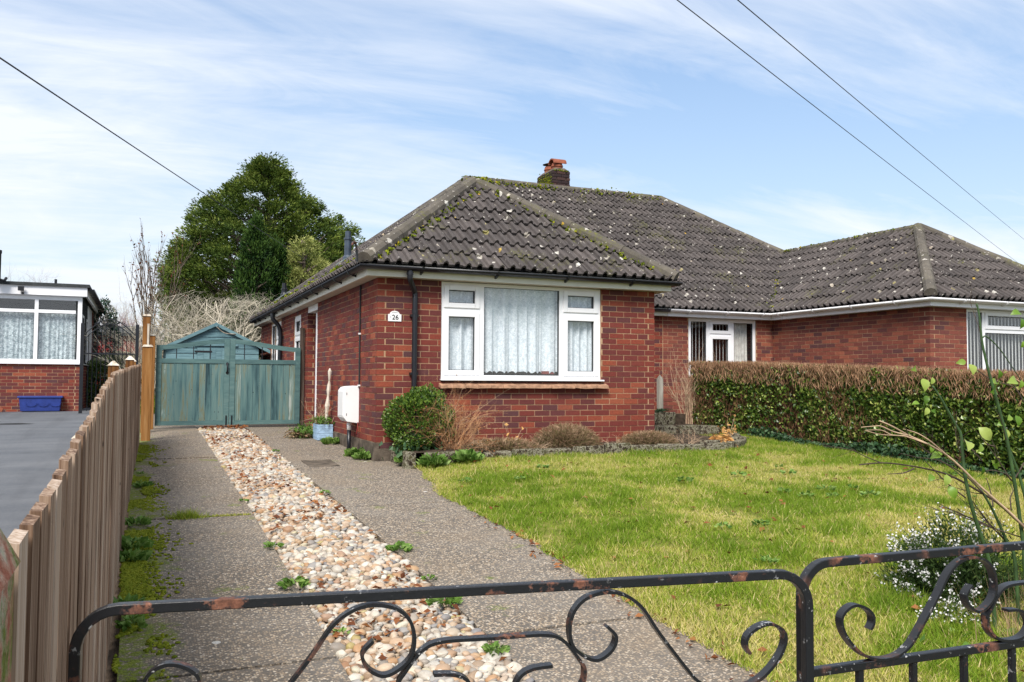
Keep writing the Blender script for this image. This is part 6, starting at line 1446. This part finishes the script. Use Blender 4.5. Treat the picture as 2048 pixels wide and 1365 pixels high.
tag(MB().prism([(-5.62, NY - .3, .08), (-5.44, NY - .3, .08), (-5.42, NY - .3, .15), (-5.5, NY - .3, .19), (-5.6, NY - .3, .16)], (0, .12, 0)).build('terracotta_stone', 'terracotta', None, (-5.5, NY - .3, .08)), 'small terracotta lump at the foot of the sunroom wall', 'stone')
# arched iron side gate
ig = thing('garden_gate', 'arched black iron side gate between sunroom and fence', 'gate', (-3.28, 10.5, .05))
for x, z1 in ((-3.83, 2.02), (-2.74, 2.02)): MB().box(x - .035, x + .035, 10.46, 10.53, .0, z1).build('post', 'black_plastic', ig)
top = [(-3.79 + (k / 12) * 1.01, 10.5, 1.78 + .34 * math.sin(math.pi * k / 12)) for k in range(13)]
MB().tube(top, .012, 5).build('arch', 'black_plastic', ig)
MB().tube([(x, y, z - .10) for x, y, z in top], .010, 5).build('arch', 'black_plastic', ig)
for k in range(1, 12): x, y, z = top[k]; MB().tube([(x, 10.5, .12), (x, 10.5, z - .10)], .008, 4).build('bar', 'black_plastic', ig)
for z in (.15, 1.35): MB().box(-3.79, -2.78, 10.485, 10.515, z, z + .03).build('rail', 'black_plastic', ig)
for k in range(3): MB().tube([(-3.5 + .22 * k + .09 * math.cos(a), 10.5, 2.02 + .055 * math.sin(a) - .02 * abs(k - 1)) for a in np.linspace(0, 2 * math.pi, 12)], .007, 4).build('ring', 'black_plastic', ig)
# red garage, hedge and shrubs beyond the side gate
gr_ = thing('red_outbuilding', 'low red painted outbuilding with dark roof edge beyond the iron gate', 'building', (-3.9, 25, 0)); MB().box(-6.0, -2.2, 24, 27, 0, 2.36).build('wall', 'red_paint', gr_)
MB().quad8([(-6.2, 23.8, 2.36), (-2.0, 23.8, 2.36), (-2.0, 27.2, 2.5), (-6.2, 27.2, 2.5), (-6.2, 23.8, 2.46), (-2.0, 23.8, 2.46), (-2.0, 27.2, 2.9), (-6.2, 27.2, 2.9)]).build('roof', 'felt', gr_)
MB().box(-4.2, -3.2, 23.97, 23.999, 1.2, 1.75).build('window', 'ink', gr_)
dh = ball_shrub('garden_hedge', 'dark clipped hedge seen through the iron side gate', (-3.2, 14.6, .72), (.95, .5, .80), 7000, 'hedge_leaf', .06, .4, 'hedge', .1)
ball_shrub('garden_shrub', 'dark blue-green conifer shrub beside the sunroom corner', (-3.75, 17.5, 1.5), (.55, .5, 1.55), 4500, 'dark_evergreen', .10, .2, 'shrub', .3)
ball_shrub('garden_shrub', 'small yellow-green shrub by the fence end', (-2.95, 13.2, .55), (.25, .25, .55), 1500, 'pale_leaf', .06, .35, 'shrub', .2)

# ------------------------------------------------------------ trees
def limb_tree(root, base, S, mat, name='trunk'):
    V, F = segs(S, 5); return put_np(name, V, F, None, mat, root)
def yew(c, prof, n_cl, per, mat, label, name='yew_tree', seed=0, size=(.10, .19), flat=.75, up_=.35, clr=(.35, .75), lmp=.5):
    c = np3(c); zs = [p_[0] for p_ in prof]; t = thing(name, label, 'tree', c); S = []; Vs = []
    zr = rng.random(n_cl * 3) * (zs[-1] - zs[0]) + zs[0]; rr = np.interp(zr, zs, [p_[1] for p_ in prof]); keep_ = rng.random(n_cl * 3) < (rr + .25) / (max(p_[1] for p_ in prof) + .25); zr, rr = zr[keep_][:n_cl], rr[keep_][:n_cl]
    for z, r_ in zip(zr, rr):
        a = rng.random() * 2 * math.pi; q = 1.0 - .5 * rng.random() ** 1.8; lump = .70 + lmp * vnoise(np.array(a * 2.3 + seed), np.array(z * .75), seed); rad = r_ * q * lump
        p = c + np3((math.cos(a) * rad, math.sin(a) * rad, z)); cr_ = clr[0] + (clr[1] - clr[0]) * rng.random(); d = rdir(per); d[:, 2] *= flat; P_ = p + d * cr_ * (rng.random((per, 1)) ** .45)
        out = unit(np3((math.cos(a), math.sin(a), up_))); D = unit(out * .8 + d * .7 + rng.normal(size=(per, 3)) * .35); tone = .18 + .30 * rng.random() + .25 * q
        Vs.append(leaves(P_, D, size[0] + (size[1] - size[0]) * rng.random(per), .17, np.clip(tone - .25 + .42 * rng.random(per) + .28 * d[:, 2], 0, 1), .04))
        if rng.random() < .3:
            b0 = c + np3((0, 0, max(.4, z - rad * .55))); S.append((*b0, *(b0 + (p - b0) * .5 + rng.normal(size=3) * .1), .07, .045)); S.append((*S[-1][3:6], *p, .045, .012))
    h = zs[-1]; S += [(*(c + np3((0, 0, -.1))), *(c + np3((.05, 0, h * .4))), .32, .2), (*(c + np3((.05, 0, h * .4))), *(c + np3((0, 0, h * .93))), .2, .03)]
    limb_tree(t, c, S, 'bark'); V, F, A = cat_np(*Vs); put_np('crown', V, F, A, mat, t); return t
rng = np.random.default_rng(4)
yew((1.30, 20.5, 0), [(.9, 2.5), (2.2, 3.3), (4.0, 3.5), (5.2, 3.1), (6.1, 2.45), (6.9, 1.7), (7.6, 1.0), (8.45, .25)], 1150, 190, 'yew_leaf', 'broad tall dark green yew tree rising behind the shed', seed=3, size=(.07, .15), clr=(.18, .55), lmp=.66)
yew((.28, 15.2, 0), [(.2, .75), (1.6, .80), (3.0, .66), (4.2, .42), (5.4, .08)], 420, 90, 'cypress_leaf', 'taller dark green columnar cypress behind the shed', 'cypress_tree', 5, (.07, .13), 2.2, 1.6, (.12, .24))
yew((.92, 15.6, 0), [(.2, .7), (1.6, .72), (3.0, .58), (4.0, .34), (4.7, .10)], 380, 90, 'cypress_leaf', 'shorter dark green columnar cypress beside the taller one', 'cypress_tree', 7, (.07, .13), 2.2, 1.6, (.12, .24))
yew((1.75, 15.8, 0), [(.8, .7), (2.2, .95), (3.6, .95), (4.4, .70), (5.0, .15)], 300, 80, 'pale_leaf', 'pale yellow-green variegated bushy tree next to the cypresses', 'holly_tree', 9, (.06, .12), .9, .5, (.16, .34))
yew((3.9, 21.0, 0), [(1.5, .8), (3.5, 1.0), (5.0, .85), (6.0, .25)], 60, 110, 'yew_leaf', 'green side spur of evergreen foliage peeping over the roof slope', 'yew_tree', 13)
# bare upright tree
rng = np.random.default_rng(12)
bt = thing('bare_tree', 'bare upright tree with sparse curled buds left of the yew', 'tree', (-2.55, 16.2, 0)); S = [(-2.55, 16.2, -.05, -2.55, 16.2, 1.3, .09, .07)]
for k in range(11):
    a = rng.random() * 2 * math.pi; q = .10 + .34 * rng.random(); grow((-2.50, 16.2, 1.0 + .35 * rng.random()), (math.cos(a) * q, math.sin(a) * q, 1), 2.7 + .8 * rng.random(), .030, 2, S, 6, .10, .05, .30, .42, 7, .15, .3)
S = np.array(S); V, F = segs(S, 4); put_np('branches', V, F, None, 'bark', bt); ix = rng.choice(len(S), 260); V, F, A = leaves(S[ix, 3:6], rdir(260) + np3((0, 0, .8)), .06 + .05 * rng.random(260), .25, rng.random(260) * .4); put_np('buds', V, F, A, 'dead_leaf', bt, None, 'stuff')
# tangled bare apple tree
at_ = thing('apple_tree', 'wide tangled bare fruit tree with pale lichened twigs above the shed', 'tree', (-.9, 13.4, 0)); S = [(-.9, 13.4, -.05, -.85, 13.4, 1.2, .13, .10)]
for k in range(26):
    a = rng.random() * 2 * math.pi; q = .7 + .9 * rng.random(); grow((-.87, 13.4, .9 + .35 * rng.random()), (math.cos(a) * q, math.sin(a) * q, 1), 1.55 + .5 * rng.random(), .036, 4, S, 4, .62, .02, .62, .95, 4, .3, .3)
S = np.array(S); S = S[S[:, 5] < 3.05]; V, F = segs(S, 3); put_np('branches', V, F, None, 'pale_bark', at_)
# twiggy shrub between
t_, S = twig_bush('bare_bush', 'greyish bare bush behind the fence posts', (-2.25, 13.0, 0), 24, 1.9, .02, 'pale_bark', 3, .45, 4, .05, 'shrub', .3, .4, .6)
for (x, y, r, h, lb) in ((-4.6, 60, 3.2, 6.6, 'far reddish bare tree above the red outbuilding'), (-2.2, 64, 2.8, 5.8, 'lower far reddish bare tree beside the tall one'), (-13.4, 80, 1.6, 11.4, 'far lone bare tree above the sunroom roof')):
    tt = thing('far_tree', lb, 'tree', (x, y, 0)); S = [(x, y, 0, x, y, h * .4, .2, .15)]
    for k in range(16):
        a = rng.random() * 2 * math.pi; q = .3 + .6 * rng.random(); grow((x + rng.normal() * r * .2, y, h * (.12 + .3 * rng.random())), (math.cos(a) * q, math.sin(a) * q, 1), h * .36, .07, 3, S, 5, .3, .08, .6, .7, 4, .4, .2)
    S = np.array(S); S = S[S[:, 5] < h]; V, F = segs(S, 3); put_np('branches', V, F, None, 'far_twig', tt)
for (x, y, rx, rz, lb) in ((.6, 34, 2.6, 2.6, 'dark evergreen thicket seen under the yew'), (-3.2, 36, 2.2, 1.5, 'low dark bushes behind the red outbuilding')):
    ball_shrub('thicket', lb, (x, y, rz * .9), (rx, 1.6, rz), 5000, 'dark_evergreen', .22, .3, 'shrub', .3)
heath('garden_grass', 'rough green grass behind the shed', (-1.6, 12.6, 0), (1.2, .6, .5), 2500, 'grass', .05, .25)

# ------------------------------------------------------------ overhead cables
def cable_run(label, a, b_, r, sag=.05):
    a, b_ = np3(a), np3(b_); n = 24; P_ = [a + (b_ - a) * t - np3((0, 0, sag * 4 * t * (1 - t))) for t in np.linspace(0, 1, n)]
    o = MB().tube(P_, r, 5).build('overhead_cable', 'cable', None, tuple(a)); tag(o, label, 'cable')
cable_run('overhead cable sloping down across the big yew', (-4.45, -7.95, 2.53), (2.05, 15.9, 4.30), .0055, .02)
cable_run('overhead cable passing lower over the second bungalow', (-1.5, -5.4, 4.60), (36.5, 18.3, 6.43), .006, .02)
cable_run('overhead cable passing higher over the second bungalow', (-1.0, -5.8, 4.40), (37, 18.5, 7.75), .006, .02)
